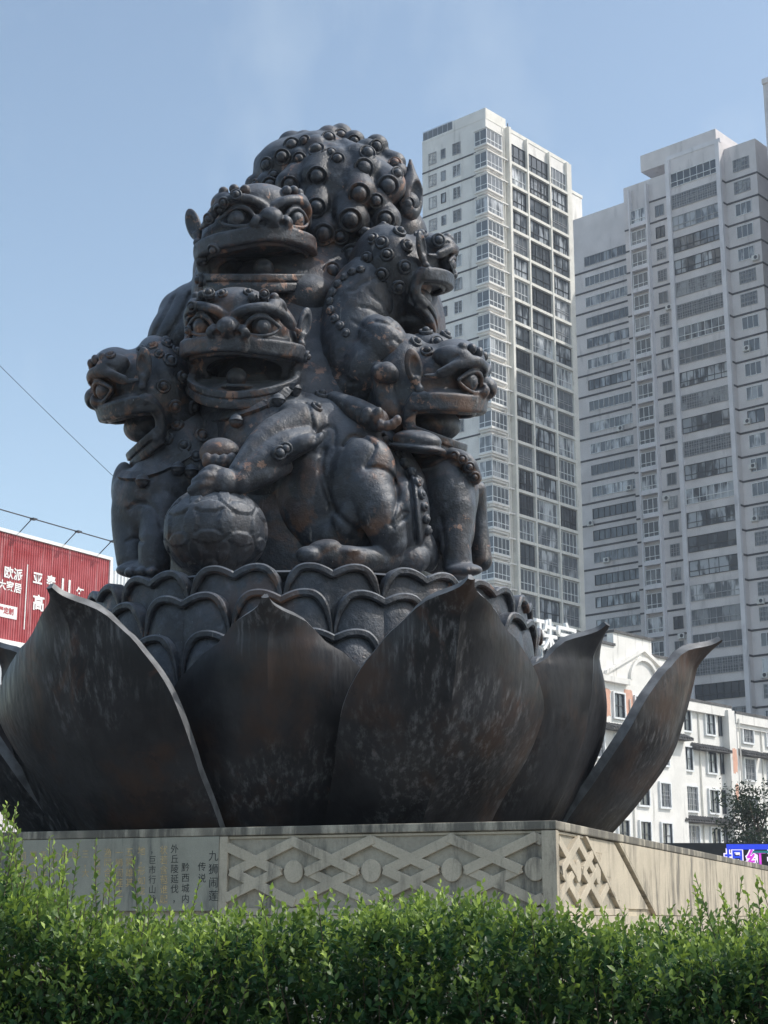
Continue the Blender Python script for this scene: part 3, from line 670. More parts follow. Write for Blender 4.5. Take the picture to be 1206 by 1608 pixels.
class Body:
    def __init__(s, h=.024): s.ops = []; s.h = h; s.lo = []; s.hi = []
    def _b(s, c, r): s.lo.append(np.asarray(c) - r); s.hi.append(np.asarray(c) + r)
    def e(s, u, v, d, ru, rv, rd=None, rot=0, k=.08, sub=False):
        c = cpt(u, v, d); q = px(v, d); r = np.array([ru, rv, ru if rd is None else rd]) * q
        if not sub: s._b(c, max(r))
        s.ops.append(lambda V: V.ell(c, r, k, R_(-rot), 'sub' if sub else 'add')); return s
    def t(s, *pts, k=.07, sub=0):         # (u, v, d, radius px)
        P = [cpt(*p[:3]) for p in pts]; r = [p[3] * px(p[1], p[2]) for p in pts]
        for p, q in zip(P, r): s._b(p, q)
        s.ops.append(lambda V: V.tube(P, r, k, sub=sub)); return s
    def g(s, pts, w=3.2, depth=.03, d=-1.6, flat=1.2, n=5):     # engraved line (u, v) on the near side
        P = spline([cpt(u, v, d) for u, v in pts], None, n)[0] if len(pts) > 2 else [cpt(u, v, d) for u, v in pts]
        ww = w * px(pts[0][1], d); s.ops.append(lambda V: V.groove(P, ww, depth, flat)); return s
    def build(s):
        lo = np.min(s.lo, 0) - .12; hi = np.max(s.hi, 0) + .12; V = Vol(lo, hi, s.h)
        for o in s.ops: o(V)
        s.V = V; return V.surface()
    def depth_at(s, u, v, d0=-4.0):       # first surface along the view ray: (camera point, normal)
        V = s.V; r = np.array([(u - 603) / FPX, (804 - v) / FPX, 1.0]); z0 = zax(v)
        for z in np.arange(z0 + d0, z0 + 2.5, .012):
            p = r * z; i = [int((p[a] - V.ax[a][0]) / V.h + .5) for a in range(3)]
            if all(1 <= i[a] < len(V.ax[a]) - 1 for a in range(3)) and V.D[tuple(i)] < 0:
                n = np.array([V.D[i[0] + 1, i[1], i[2]] - V.D[i[0] - 1, i[1], i[2]], V.D[i[0], i[1] + 1, i[2]] - V.D[i[0], i[1] - 1, i[2]], V.D[i[0], i[1], i[2] + 1] - V.D[i[0], i[1], i[2] - 1]], float)
                return p, norm(n)
        return None
from mathutils.bvhtree import BVHTree
HEADCACHE = {}; TREES = {}
def cast(o, u, v):                         # first surface of a lion along a sight line, as (point, normal)
    r = Vector(ray(u, v)).normalized(); h = TREES[o.name].ray_cast(Vector((0, 0, EYE)), r)
    if h[0] is None: return None
    n = h[1] if h[1].dot(r) < 0 else -h[1]; return h[0], n
def make_lion(label, body, head=None, gape=.30, name='lion', earz=.42, jl=.95, ball=True):
    V, F = body.build(); VW = c2w(V); FW = F[:, ::-1]
    if head is not None:
        hv, hf = lion_head(gape, jl, jl < .9); hw = head.world(hv)
        det = np.linalg.det(head.B @ CW); hf = hf if det > 0 else hf[:, ::-1]
        FW = np.vstack([FW, hf + len(VW)]); VW = np.vstack([VW, hw])
    org = VW.mean(0); org[2] = VW[:, 2].min()
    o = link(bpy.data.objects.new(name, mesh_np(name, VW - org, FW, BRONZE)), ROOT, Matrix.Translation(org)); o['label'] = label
    TREES[o.name] = BVHTree.FromPolygons(VW.tolist(), FW.tolist())
    if head is not None:
        for sd in (1, -1):
            p = head.world((.80, .50 * sd, .365)); inst('eyeball', EYEB, o, zframe(p, head.wdir((.88, .40 * sd, .02)), .165 * head.k))
            p = head.world((-.04, 1.0 * sd, earz)); zup = head.wdir((-.30, .16 * sd, 1)); fwd = Vector(head.wdir((.55, .83 * sd, .0)))
            z = Vector(zup).normalized(); y = (fwd - z * fwd.dot(z)).normalized(); x = y.cross(z); kk = .36 * head.k
            m = Matrix.Identity(4); m.col[0][:3] = x * kk; m.col[1][:3] = y * kk; m.col[2][:3] = z * kk; m.col[3][:3] = p; inst('ear', EAR, o, m)
        jz = -.44 - gape * .5
        if ball: inst('mouth_ball', BALL, o, zframe(head.world((.50 * jl, 0, jz + .16)), head.wdir((0, 0, 1)), .175 * head.k))
        up = head.wdir((1, 0, 0))
        for x0, rr, angs in ((-.40, 1.0, range(-128, 129, 32)), (-.68, .92, range(-112, 113, 32))):
            for a in angs:                 # curls on the side turned from the square
                ca, sa = math.cos(R_(a)), math.sin(R_(a)); y, z = rr * sa * .92, .10 + rr * ca * .93
                p = head.world((x0, y, z)); n = head.wdir((x0 * .35 + .05, sa, ca))
                if n @ (p - np.array([0, 0, EYE])) < 4: continue
                inst('curl', CURL, o, zframe(p, n, .125 * head.k, up))
    return o
def beads(o, body, pts, r_px, mesh=None, name='spine_bead', n=None, d0=-4.0, out=.2):
    for i, q in enumerate(pts):
        h = cast(o, q[0], q[1])
        if h is None: continue
        p, nn = h; r = (q[2] if len(q) > 2 else r_px) * px(q[1], -1.5) * random.uniform(.93, 1.07)
        inst(name, mesh or BEAD, o, zframe(p + nn * r * out, nn, r, (random.uniform(-.3, .3), random.uniform(-.3, .3), 1)))
def strap(o, pts, w_px, th=.06, n=6, name='collar'):
    P = []
    for u, v in spline([(a, b_, 0) for a, b_ in pts], None, n)[0][:, :2]:
        h = cast(o, u, v)
        if h: P.append(h)
    org = Vector(WM[o.name].translation); mb = MB()
    for i, (p, nn) in enumerate(P):
        t = (P[min(i + 1, len(P) - 1)][0] - P[max(i - 1, 0)][0]).normalized(); w = t.cross(nn).normalized() * w_px * px(pts[0][1], -1.5)
        mb.v += [tuple(p + a * w + nn * c - org) for a, c in ((-1, -.12), (-1, th), (1, th), (1, -.12))]
    for i in range(len(P) - 1):
        for j in range(4): mb.f.append((i * 4 + j, i * 4 + (j + 1) % 4, i * 4 + 4 + (j + 1) % 4, i * 4 + 4 + j)); mb.m.append(0)
    mb.build(name, BRONZE, o, Matrix.Translation(org))
def bells(o, pts, r_px):
    for u, v in pts:
        h = cast(o, u, v)
        if h: r = r_px * px(v, -1.5); inst('bell', BELL, o, zframe(h[0] + h[1] * r * .6, (0, 0, 1), r))
# --- lion with its paw on the ball (low front)
b = Body()
b.t((395, 590, -.75, 60), (412, 680, -1.1, 78), (430, 760, -1.2, 78), sub=3).e(474, 548, -.8, 38, 82, 45, 0, .05).e(322, 560, -.65, 28, 80, 40, 0, .05)
b.e(418, 700, -1.45, 72, 82, 70)
b.t((455, 690, -1.2, 82), (535, 735, -1.2, 100), (590, 800, -1.1, 95), sub=3)
b.e(500, 785, -1.5, 70, 96, 78, 8).e(530, 845, -1.6, 62, 45, 60)
b.e(565, 762, -1.95, 57, 80, 44, 14, .025).e(628, 815, -1.7, 46, 66, 48, 12, .05)
b.t((575, 770, -2.05, 42), (600, 815, -2.1, 34), (612, 850, -2.0, 28), k=.05, sub=3)
b.e(548, 812, -2.0, 26, 50, 28, 20, .02)
b.t((612, 876, -1.9, 20), (560, 878, -2.25, 20), (500, 872, -2.4, 20), k=.03, sub=3).e(508, 862, -2.38, 28, 15, 24, -12, .03).e(484, 872, -2.5, 20, 15, 20, 0, .02).e(545, 866, -2.35, 22, 9, 20, 0, .02)
b.e(664, 860, -1.45, 22, 40, 24, -20, .04).e(640, 878, -1.6, 35, 26, 34, 0, .04)
# fore leg reaching to the ball
b.e(478, 668, -1.85, 48, 36, 44, 40, .05)
b.t((470, 664, -2.0, 30), (420, 688, -2.25, 25), (372, 738, -2.5, 13), k=.02, sub=4)
b.t((482, 688, -2.1, 20), (440, 706, -2.32, 25), (384, 744, -2.52, 15), k=.015, sub=4)
b.t((446, 733, -2.1, 14), (415, 744, -2.38, 19), (378, 757, -2.5, 20), k=.015, sub=4)
b.t((452, 708, -2.4, 13), (475, 697, -2.4, 14), (497, 688, -2.35, 11), (503, 680, -2.3, 4), k=.012, sub=3)
b.e(350, 758, -2.55, 25, 24, 25, 20, .015)
for q0, q1, dz in (((345, 742), (319, 746), 0), ((340, 750), (308, 757), -.06), ((336, 759), (302, 770), -.06), ((334, 769), (305, 784), 0)):
    b.t((*q0, -2.58 + dz, 10), ((q0[0] + q1[0]) / 2, (q0[1] + q1[1]) / 2 - 4, -2.66 + dz, 11), (*q1, -2.62 + dz, 8.5), k=.006, sub=3)
b.t((330, 776, -2.5, 12), (298, 792, -2.4, 8), (284, 800, -2.35, 5), k=.015)
b.e(345, 712, -2.0, 32, 25, 30, 0, .04)
for q in (325, 338, 351, 364): b.e(q, 726 - abs(q - 345) * .15, -2.3, 8.5, 13, 10, 0, .02)
G = b.g
c3 = lambda *p: [(x / 3.015 + 420, y / 3.015 + 420) for x, y in p]
G(c3((365, 855), (400, 810), (455, 815), (505, 850), (500, 890), (465, 955), (525, 955), (585, 985), (615, 1060), (605, 1130), (580, 1220)), 3, .04)
G(c3((150, 652), (195, 660), (215, 720), (232, 800)), 2.6, .035); G(c3((235, 830), (255, 790), (300, 762), (325, 790), (320, 850)), 2.6, .035)
G(c3((275, 870), (262, 960), (300, 1100), (350, 1180), (420, 1240)), 5, .045, n=6)
G(c3((585, 1245), (625, 1205), (660, 1170), (640, 1160), (590, 1220)), 2.6, .03)
G(c3((560, 790), (640, 890), (690, 1000), (705, 1120), (720, 1300)), 4, -.05)
G(c3((545, 800), (620, 895), (668, 1005), (684, 1120), (700, 1290)), 2.4, .04)
hC = HeadFrame(384, 552, -1.62, 93, -10, -3, -2)
lionC = make_lion('lion with wide open mouth resting its paw on the ball', b, hC, .36)
beads(lionC, b, [(606, 692), (614, 702), (624, 712), (636, 727), (646, 742), (654, 758), (660, 777), (665, 796), (668, 815), (670, 833)], 8.5, d0=-2.4)
beads(lionC, b, [(437, 712), (448, 706)], 12, CURL, 'curl', out=.5)
beads(lionC, b, [(495, 505), (484, 537), (502, 546), (493, 569), (486, 600), (505, 621), (315, 472, 9), (303, 482, 9), (328, 461, 9), (452, 474, 9), (466, 480, 9), (440, 466, 9), (304, 652), (306, 678), (478, 478, 10), (500, 590, 10), (497, 640, 10), (480, 560, 10), (497, 485, 9), (300, 500, 9), (297, 520, 9), (390, 460, 8), (415, 462, 8), (350, 462, 8)], 12, CURL, 'curl')
strap(lionC, [(308, 652), (330, 655), (360, 655), (395, 645), (425, 632), (450, 614), (464, 603)], 7)
bells(lionC, [(326, 664), (375, 664), (436, 634), (462, 618)], 11)
# --- lion above it (upper front)
b = Body()
b.t((415, 400, .15, 70), (420, 470, .0, 82), (430, 560, -.15, 100), sub=3).e(335, 460, -.6, 34, 56, 60).e(480, 470, -.9, 50, 40, 50).e(345, 415, -.55, 36, 60, 50)
hB = HeadFrame(398, 396, -1.0, 92, 22, 4, 3)
lionB = make_lion('lion with round bulging eyes above the lion holding the ball', b, hB, .22)
beads(lionB, b, [(371, 307, 10), (345, 327, 10), (329, 343, 10), (317, 408), (315, 440), (336, 391, 10), (352, 318, 9)], 12, CURL, 'curl')

# --- left lion in profile
b = Body()
b.t((300, 615, -.7, 48), (290, 680, -.75, 52), (264, 765, -.9, 62), sub=3)
b.e(250, 778, -1.05, 60, 50, 56).e(238, 805, -.9, 60, 76, 66).e(300, 740, -.9, 55, 90, 60)
b.t((212, 770, -1.0, 34), (203, 820, -1.05, 28), (210, 880, -1.1, 27), k=.05, sub=3).e(222, 895, -1.35, 40, 14, 34, 0, .04)
b.t((255, 800, -1.3, 32), (243, 850, -1.5, 26), (243, 888, -1.5, 25), k=.05, sub=3)
for q in (205, 222, 240): b.e(q, 899, -1.65, 10, 9, 14, 0, .02)
b.e(195, 770, -.8, 20, 45, 30, 0, .05)
b.g([(205, 800), (225, 790), (250, 800), (262, 830)], 3, .03, -1.2).g([(200, 850), (215, 845), (232, 850)], 2.5, .03, -1.2)
hD = HeadFrame(237, 635, -.95, 90, -81, -17, 0, (.86, 1, 1.1))
lionD = make_lion('lion in profile with peeling orange patches turning away from the tower', b, hD, .36, earz=.50, jl=.78, ball=False)
beads(lionD, b, [(267, 567), (286, 594), (257, 607), (275, 638), (280, 669), (290, 700), (317, 685), (302, 640), (327, 669), (286, 546), (213, 541, 9), (222, 550, 9), (240, 543, 9), (262, 541, 9), (174, 558, 8), (201, 543, 9), (300, 570, 10), (298, 615, 10), (306, 590, 9), (265, 690, 10), (308, 716, 10), (276, 552, 9), (250, 556, 8)], 11.5, CURL, 'curl')
strap(lionD, [(192, 748), (215, 750), (245, 742), (272, 728), (297, 712)], 7); bells(lionD, [(226, 758), (280, 738), (300, 740)], 11)
# --- upper right lion looking away
b = Body()
b.t((606, 425, -.85, 44), (568, 470, -1.05, 54), (553, 540, -1.15, 52), (560, 608, -1.15, 46), k=.05, sub=4).e(640, 430, -.7, 44, 50, 48)
b.e(603, 545, -1.5, 40, 54, 42, -22, .035).e(575, 580, -1.45, 38, 46, 40, 0, .06)
b.e(606, 585, -1.95, 23, 17, 20, 8, .02).t((606, 590, -1.75, 25), (608, 615, -1.7, 22), (615, 645, -1.65, 24), k=.03, sub=3)
b.t((525, 628, -1.6, 14), (560, 645, -1.85, 20), (592, 660, -2.0, 19), k=.03, sub=3)
for q in ((598, 668), (608, 669), (617, 666), (624, 660)): b.e(q[0], q[1], -2.15, 7, 9, 10, 0, .015)
for q in (575, 592): b.e(q, 652, -2.15, 9, 14, 9, 20, .02)
b.g(c3((480, 115), (510, 150), (560, 190), (605, 250)), 2.6, .024, -1.4).g(c3((440, 195), (500, 208), (560, 245), (605, 290)), 2.6, .024, -1.4).g(c3((510, 275), (560, 285), (625, 315)), 2.4, .022, -1.4)
b.g(c3((380, 120), (420, 115), (440, 90), (500, 60)), 2.4, .02, -1.4).g(c3((520, 480), (555, 445), (595, 455), (620, 490), (632, 530)), 3, .026, -1.7).g(c3((275, 360), (290, 450), (350, 520), (420, 550)), 4, .024, -1.5)
b.g(c3((570, 360), (600, 345), (640, 385), (650, 410)), 2.6, .024, -1.7).g(c3((395, 250), (450, 290), (500, 330)), 2.4, .02, -1.5)
b.g(c3((300, 640), (380, 720), (460, 770)), 3, .02, -1.8)
hE = HeadFrame(625, 442, -.75, 81, 116, -6, -3)
lionE = make_lion('lion with a beaded back looking towards the towers', b, hE, .58, jl=.82, ball=False)
beads(lionE, b, [(627, 365), (586, 376), (600, 382), (638, 387), (608, 401), (577, 406), (635, 420), (600, 432), (625, 451), (662, 370), (676, 363), (688, 378)], 11.5, CURL, 'curl')
beads(lionE, b, [(566, 424), (553, 428), (541, 436), (531, 447), (523, 460), (519, 474), (520, 488), (526, 501), (534, 512), (543, 523)], 7.5, d0=-2.6)

# --- lower right lion in profile
b = Body()
b.t((630, 605, -.8, 42), (645, 680, -.75, 46), (685, 755, -.9, 54), sub=3)
b.e(672, 552, -.95, 46, 30, 46).e(700, 775, -1.05, 52, 68, 58).e(690, 825, -1.0, 56, 78, 60).e(705, 790, -1.3, 40, 62, 40, -6, .05)
b.t((712, 800, -1.35, 34), (714, 850, -1.4, 26), (718, 888, -1.4, 24), k=.04, sub=3).e(728, 895, -1.5, 30, 11, 26, 0, .03)
b.e(655, 692, -1.85, 39, 17, 30, 6, .02).e(655, 704, -1.8, 46, 8, 36, 6, .015)
b.t((700, 712, -1.4, 12), (730, 725, -1.5, 15), (745, 750, -1.4, 12), k=.02, sub=3)
b.t((748, 770, -.8, 16), (752, 820, -.7, 14), (755, 880, -.7, 18), k=.04, sub=3)
b.g(c3((690, 950), (780, 940), (880, 900), (930, 970)), 3, .035, -1.6).g(c3((820, 1180), (840, 1300), (830, 1400)), 3, .03, -1.6)
hF = HeadFrame(664, 633, -1.15, 96, 80, -7, 0, (.95, 1, 1.06))
lionF = make_lion('lion in profile with parted jaws facing the apartment towers', b, hF, .22, jl=.86)
beads(lionF, b, [(653, 538), (686, 538), (671, 553), (669, 523), (700, 528)], 11, CURL, 'curl')
beads(lionF, b, [(716, 716), (727, 722), (737, 733), (745, 748)], 9, CURL, 'curl')
for u, v in ((748, 800), (754, 830), (758, 858), (762, 878)): inst('curl', CURL, lionF, zframe(c2w(cpt(u, v, -.7)), (.8, -.6, 0), .11))

# --- crowning lion seen from behind its mane, its body is the core of the group
b = Body(.03)
b.t((470, 870, .1, 215), (465, 760, .1, 205), (465, 640, .15, 170), (460, 540, .2, 150), (500, 440, .3, 110), sub=3, k=.1)
b.e(312, 515, .1, 66, 74, 90, 20, .1).e(282, 535, -.2, 50, 62, 60, 14).e(272, 490, .0, 22, 30, 40, 10, .05).e(630, 375, .2, 42, 52, 50).e(345, 430, -.2, 42, 60, 60).e(640, 520, .2, 60, 100, 80)
b.g([(300, 462), (285, 500), (250, 552)], 4, .05, -.6).g([(325, 470), (310, 520), (285, 560)], 4, .04, -.6).g([(275, 468), (262, 500), (245, 530)], 3, .04, -.4)
MC = (528, 325)
b.e(MC[0], MC[1] - 3, .1, 108, 94, 100, -18, .1).e(545, 380, .0, 78, 50, 80, 0, .1).e(452, 272, .2, 56, 52, 74, -35, .1).e(500, 250, .15, 60, 42, 70, 0, .1)
MK = [(498, 277, 15), (571, 264, 15), (497, 235, 14), (577, 240, 14), (609, 292, 16), (564, 304, 16), (550, 345, 17), (508, 368, 16), (552, 401, 16), (497, 325, 14), (605, 345, 14), (458, 228, 14), (443, 247, 14), (516, 216, 12), (535, 213, 12),
      (591, 230, 12), (419, 259, 13), (424, 291, 14), (620, 256, 11), (624, 272, 11), (402, 291, 11), (455, 290, 13), (470, 250, 12), (575, 385, 13), (530, 250, 12), (640, 320, 12), (470, 355, 12), (522, 425, 13), (445, 325, 12), (478, 222, 11), (430, 275, 10), (556, 222, 11), (520, 240, 10), (590, 315, 11), (535, 372, 11), (480, 390, 12)]
MK = [(u, v, r * (1.12 if v > 250 and 440 < u < 615 else 1.0)) for u, v, r in MK]
for u, v, r in MK:
    dx, dy = u - 520, v - 200; L = math.hypot(dx, dy) + 1e-6; q = ((u - MC[0]) / 122) ** 2 + ((v - MC[1] + 5) / 110) ** 2
    dd = .1 - 112 * px(v) * math.sqrt(max(.02, 1 - min(q, 1))) * .98
    q2 = 0.0 if v < 252 else 1.0
    b.t((u, v, dd + .10, r * 1.62), (u - dx / L * r * 1.2 * q2, v - dy / L * r * 1.2 * q2, dd + .16, r * 1.4), (u - dx / L * r * 2.8 * q2, v - dy / L * r * 2.8 * q2, dd + .30, r * .6), k=.02)
lionA = make_lion('crowning lion with a mane of large round curls at the top', b)
for u, v, r in MK:
    h = cast(lionA, u, v)
    if h is None: continue
    p, nn = h; nn = (nn + Vector(((u - 520) / 400, -.35, -.35))).normalized()
    rr = r * .98 * px(v, -.5); inst('mane_knob', BIGCURL, lionA, zframe(p + nn * rr * .0, nn, rr))
mb = Vol((-.5, -.4, -.8), (.5, .5, .9), .03)
mb.ell((0, 0, -.15), (.30, .17, .50), .05); mb.cone((0, 0, .1), (.08, 0, .72), .20, .03, .12); mb.ell((0, .20, -.12), (.17, .17, .34), .04, mode='sub')
ev, ef = mb.surface(); me = mesh_np('pointed_ear', ev, ef, BRONZE)
m4 = zframe(c2w(cpt(646, 302, -.25)), (0, 0, 1), .62, (0, 1, 0)); z_ = Vector((.05, 0, 1)).normalized(); y_ = Vector((.75, -.65, -.1)); y_ = (y_ - z_ * y_.dot(z_)).normalized(); x_ = y_.cross(z_)
m4.col[0][:3] = x_ * .72; m4.col[1][:3] = y_ * .72; m4.col[2][:3] = z_ * .66
inst('pointed_ear', me, lionA, m4)

# --- embroidered ball under the paw
n, m = 192, 96; V = []
BR = 79 * px(835, -2.2)
for j in range(m + 1):
    la = math.pi * (j / m - .5)
    for i in range(n):
        lo = 2 * math.pi * i / n; x = lo * 9 / (2 * math.pi); y = la * 9 / (2 * math.pi) + .5; hgt = 0
        c = 0
        for cx_ in (math.floor(x) - 1, math.floor(x), math.floor(x) + 1, math.floor(x) + 2):
            for cy_ in (math.floor(y) - 1, math.floor(y), math.floor(y) + 1, math.floor(y) + 2):
                dd = math.hypot(x - cx_ - .5, y - cy_ - .5)
                if dd < .7071: c += 1
        hgt = .045 if c >= 2 else 0.0
        r = 1 + hgt * (math.cos(la) ** .5 if math.cos(la) > 0 else 0)
        V.append((BR * r * math.cos(la) * math.cos(lo), BR * r * math.cos(la) * math.sin(lo), BR * .90 * r * math.sin(la)))
F = [(j * n + i, j * n + (i + 1) % n, (j + 1) * n + (i + 1) % n, (j + 1) * n + i) for j in range(m) for i in range(n)]
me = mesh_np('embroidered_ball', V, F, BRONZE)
bo = link(bpy.data.objects.new('embroidered_ball', me), ROOT, Matrix.Translation(c2w(cpt(338, 836, -2.2))) @ Matrix.Rotation(R_(8), 4, 'Z')); bo['label'] = 'bronze ball with overlapping petal pattern under the paw'
# ------------------------------------------------------------------ buildings
def frame4(P, d):                        # right-handed facade frame: x along d, y out (towards the viewer), z up; flips x if needed
    d = Vector((d[0], d[1], 0)).normalized(); n = Vector((d.y, -d.x, 0)); sg = 1
    if n.y > 0: n = -n
    m = Matrix.Identity(4); m.col[0][:3] = d; m.col[1][:3] = n; m.col[3][:3] = (P[0], P[1], EYE); return m
def loc(Fm, x, y, z):                    # proper rotation frame at a facade point (mirrors nothing: windows are symmetric)
    d = Fm.col[0].to_3d(); n = Fm.col[1].to_3d(); x3 = n.cross(Vector((0, 0, 1)))   # x3 x n = ... right-handed with -n as depth
    m = Matrix.Identity(4); m.col[0][:3] = -x3; m.col[1][:3] = n; m.col[2][:3] = (0, 0, 1); m.col[3][:3] = Fm @ Vector((x, y, z))
    if m.to_3x3().determinant() < 0: m.col[0][:3] = x3
    return m
def fmesh(name, mb, mat, Fm, parent, smooth=False):
    det = Fm.to_3x3().determinant(); off = WM[parent.name].translation
    mb.v = [tuple(Fm @ Vector(p) - off) for p in mb.v]
    if det < 0: mb.f = [f[::-1] for f in mb.f]
    return mb.build(name, mat, parent, Matrix.Translation(off), smooth)
def window_mesh(w, h, cols, rows, name, fr=.05, dep=.10, rail=0.0, bars=0, fm='frame', outer=.06):
    """frame with mullions, origin at lower centre, y outwards"""
    b = MB(); o = outer
    for x0, x1, z0, z1 in ((-w / 2, w / 2, 0, o), (-w / 2, w / 2, h - o, h), (-w / 2, -w / 2 + o, o, h - o), (w / 2 - o, w / 2, o, h - o)): b.box(x0, x1, -.03, dep, z0, z1)
    for k in range(1, cols): x = -w / 2 + w * k / cols; b.box(x - fr / 2, x + fr / 2, -.03, dep * .8, o, h - o)
    for k in range(1, rows + 1) if rows > 1 else []:
        if k < rows: z = h * k / rows; b.box(-w / 2 + o, w / 2 - o, -.03, dep * .8 - .003, z - fr / 2, z + fr / 2)
    if rail: b.box(-w / 2 + o, w / 2 - o, -.03, dep * .9, rail - fr * .7, rail + fr * .7)
    for k in range(bars): x = -w / 2 + w * (k + .5) / bars; b.box(x - .022, x + .022, dep, dep + .03, .05, h * .96)
    for k in range(bars // 3): z = h * (k + .5) / max(1, bars // 3); b.box(-w / 2 + .05, w / 2 - .05, dep + .004, dep + .034, z - .02, z + .02)
    me = b.mesh(name, M[fm]); p = MB(); p.box(-w / 2 + .01, w / 2 - .01, -.06, .0, .01, h - .01); return me, p
def put_window(parent, Fm, x, z, kind, y=0.0, glass='glass'):
    me, pane = kind; Mx = loc(Fm, x, y, z); o = inst('window', me, parent, Mx)
    inst('pane', pane, o, Mx); return o
def wkind(w, h, cols, rows, gl='glass', **k):
    me, p = window_mesh(w, h, cols, rows, 'window', **k); return me, p.mesh('pane', M[gl])
dL, dR = Vector((-.743, .669, 0)), Vector((.669, .743, 0))
# ---------------- left white tower
TP = Vector((12.42, 177.0, 0)); tower = empty('apartment_tower', (TP.x, TP.y, 0)); tag(tower, 'white apartment tower with corner bay windows behind the lions', 'building')
FL, FRt = frame4(TP, dL), frame4(TP, dR); NF = 32; FH = 3.0; ZT = 93.3
mb = MB(); c = lambda a, b_: (TP + dL * a + dR * b_).to_2d()
mb.flat([c(0, 0), c(10.2, 0), c(10.2, 17.4), c(0, 17.4)], 0, EYE + 95.0); mb.v = [(x - TP.x, y - TP.y, z) for x, y, z in mb.v]; mb.build('wall', M['white'], tower, Matrix.Translation((TP.x, TP.y, 0)))
mb = MB(); 
mb.box(0.0, 5.2, -.3, .04, 94.9, 96.3); mb.box(5.2, 10.2, -.3, .03, 94.9, 95.25); fmesh('parapet', mb, M['white'], FL, tower)
mb = MB(); mb.box(0.05, 4.0, -.3, .04, 94.9, 96.3); mb.box(4.0, 17.4, -.3, .05, 94.9, 95.4); fmesh('parapet', mb, M['cream'], FRt, tower)
mb = MB(); mb.box(5.0, 10.1, -3.0, -2.4, 95.2, 96.7); mb.box(7, 9.0, -8, -4, 95, 98.0); fmesh('roof_room', mb, M['white'], FL, tower)
mb = MB()
for k in range(7): mb.box(5.3 + k * .8, 5.36 + k * .8, -.16, -.1, 95.2, 96.5)
mb.box(5.3, 10.15, -.15, -.09, 96.45, 96.52); fmesh('roof_railing', mb, M['steel'], FL, tower)
mb = MB(); mb.box(5.33, 10.1, -.14, -.12, 95.3, 96.4); fmesh('roof_glass', mb, M['glass'], FL, tower)
bt = empty('apartment_tower', (29, 236, 0)); tag(bt, 'pale plain tower top rising between the white and grey towers', 'building')
mb = MB(); mb.box(0, 6.4, -9, 0, -1.6, 114.5); fmesh('wall', mb, M['white'], frame4(Vector((28.2, 236, 0)), dR), bt)
mb = MB(); mb.box(-.1, 6.5, -9, .12, 114.5, 115.0); fmesh('parapet', mb, M['cream'], frame4(Vector((28.2, 236, 0)), dR), bt)
mb = MB(); mb.box(6.2, 9.4, -1.6, -1.2, 95.4, 96.5); mb.box(6.3, 6.4, -1.5, -1.4, 95.4, 97.2); fmesh('roof_solar_rack', mb, M['dframe'], FRt, tower)
KA, KB, KC = wkind(1.25, 1.55, 2, 1, fm='gframe'), wkind(.75, 1.3, 1, 1, fm='gframe', gl='glass2'), wkind(1.30, 1.6, 2, 1, fm='frame')
KD = wkind(.75, 1.3, 1, 1, fm='dframe', gl='glass2')
for k in range(24):
    z = ZT - FH * k
    put_window(tower, FL, 8.5, z - 1.75, KA); put_window(tower, FL, 6.75, z - 1.55, KD if k % 5 == 2 else KB); put_window(tower, FL, 4.6, z - 1.7, KC if k % 3 else KA)
    mb = MB(); mb.box(1.55, 10.2, -.02, .05, z - 2.62, z - 2.42); fmesh('floor_band', mb, M['band'], FL, tower)
# corner bays
X1, X2, pr = 1.32, 2.45, .55
nL = -dR; nR = -dL                        # outward normals of the left and right faces
def P3(a, b_, z): q_ = dL * a + dR * b_; return (q_.x, q_.y, z)
BM = {}
def bay_part(name, mat, boxes, sw=False):
    b = MB()
    for a0, a1, b0, b1, z0, z1 in boxes:
        p = [P3(a, q_, z) for z in (z0, z1) for q_ in (b0, b1) for a in (a0, a1)]
        b.poly(p, [(0, 2, 3, 1), (4, 5, 7, 6), (0, 1, 5, 4), (2, 6, 7, 3), (0, 4, 6, 2), (1, 3, 7, 5)])
    det = dL.x * dR.y - dL.y * dR.x
    if det < 0: b.f = [f[::-1] for f in b.f]
    return b.mesh(name, mat)
e = pr
bx_f = []
for z0, z1 in ((-.0, .10), (.62, .70), (1.92, 2.02)): bx_f += [(-e, X1, -e, -e + .07, z0, z1), (-e, -e + .07, -e + .07, X2, z0, z1)]
for a in (-e, -e + .05 + (X1 + e) * .5, X1 - .07): bx_f.append((a, a + .07, -e - .004, -e + .075, 0, 2.0))
for q_ in (-e, .25, .98, 1.7, X2 - .07): bx_f.append((-e - .004, -e + .075, q_, q_ + .07, 0, 2.0))
BMf = bay_part('bay_window', M['frame'], bx_f)
BMg = bay_part('pane', M['glass'], [(-e + .03, X1 - .02, -e + .03, -.02, .06, 1.98), (-e + .03, -.02, -.02, X2 - .02, .06, 1.98)])
BMs = bay_part('sill_slab', M['white'], [(-e - .1, X1 + .1, -e - .1, 0.0, -.22, 0), (-e - .1, 0, .0, X2 + .1, -.22, 0), (-e + .1, X1, -e + .1, 0, -.45, -.22), (-e + .1, 0, 0, X2, -.45, -.22)])
BMt = bay_part('head_slab', M['white'], [(-e - .1, X1 + .1, -e - .1, 0.0, 2.02, 2.16), (-e - .1, 0, .0, X2 + .1, 2.02, 2.16)])
for k in range(NF - 1):
    Mx = Matrix.Translation((TP.x, TP.y, EYE + ZT - 2.1 - FH * k)); o = inst('bay_window', BMf, tower, Mx); inst('pane', BMg, o, Mx); inst('sill_slab', BMs, o, Mx); inst('head_slab', BMt, o, Mx)
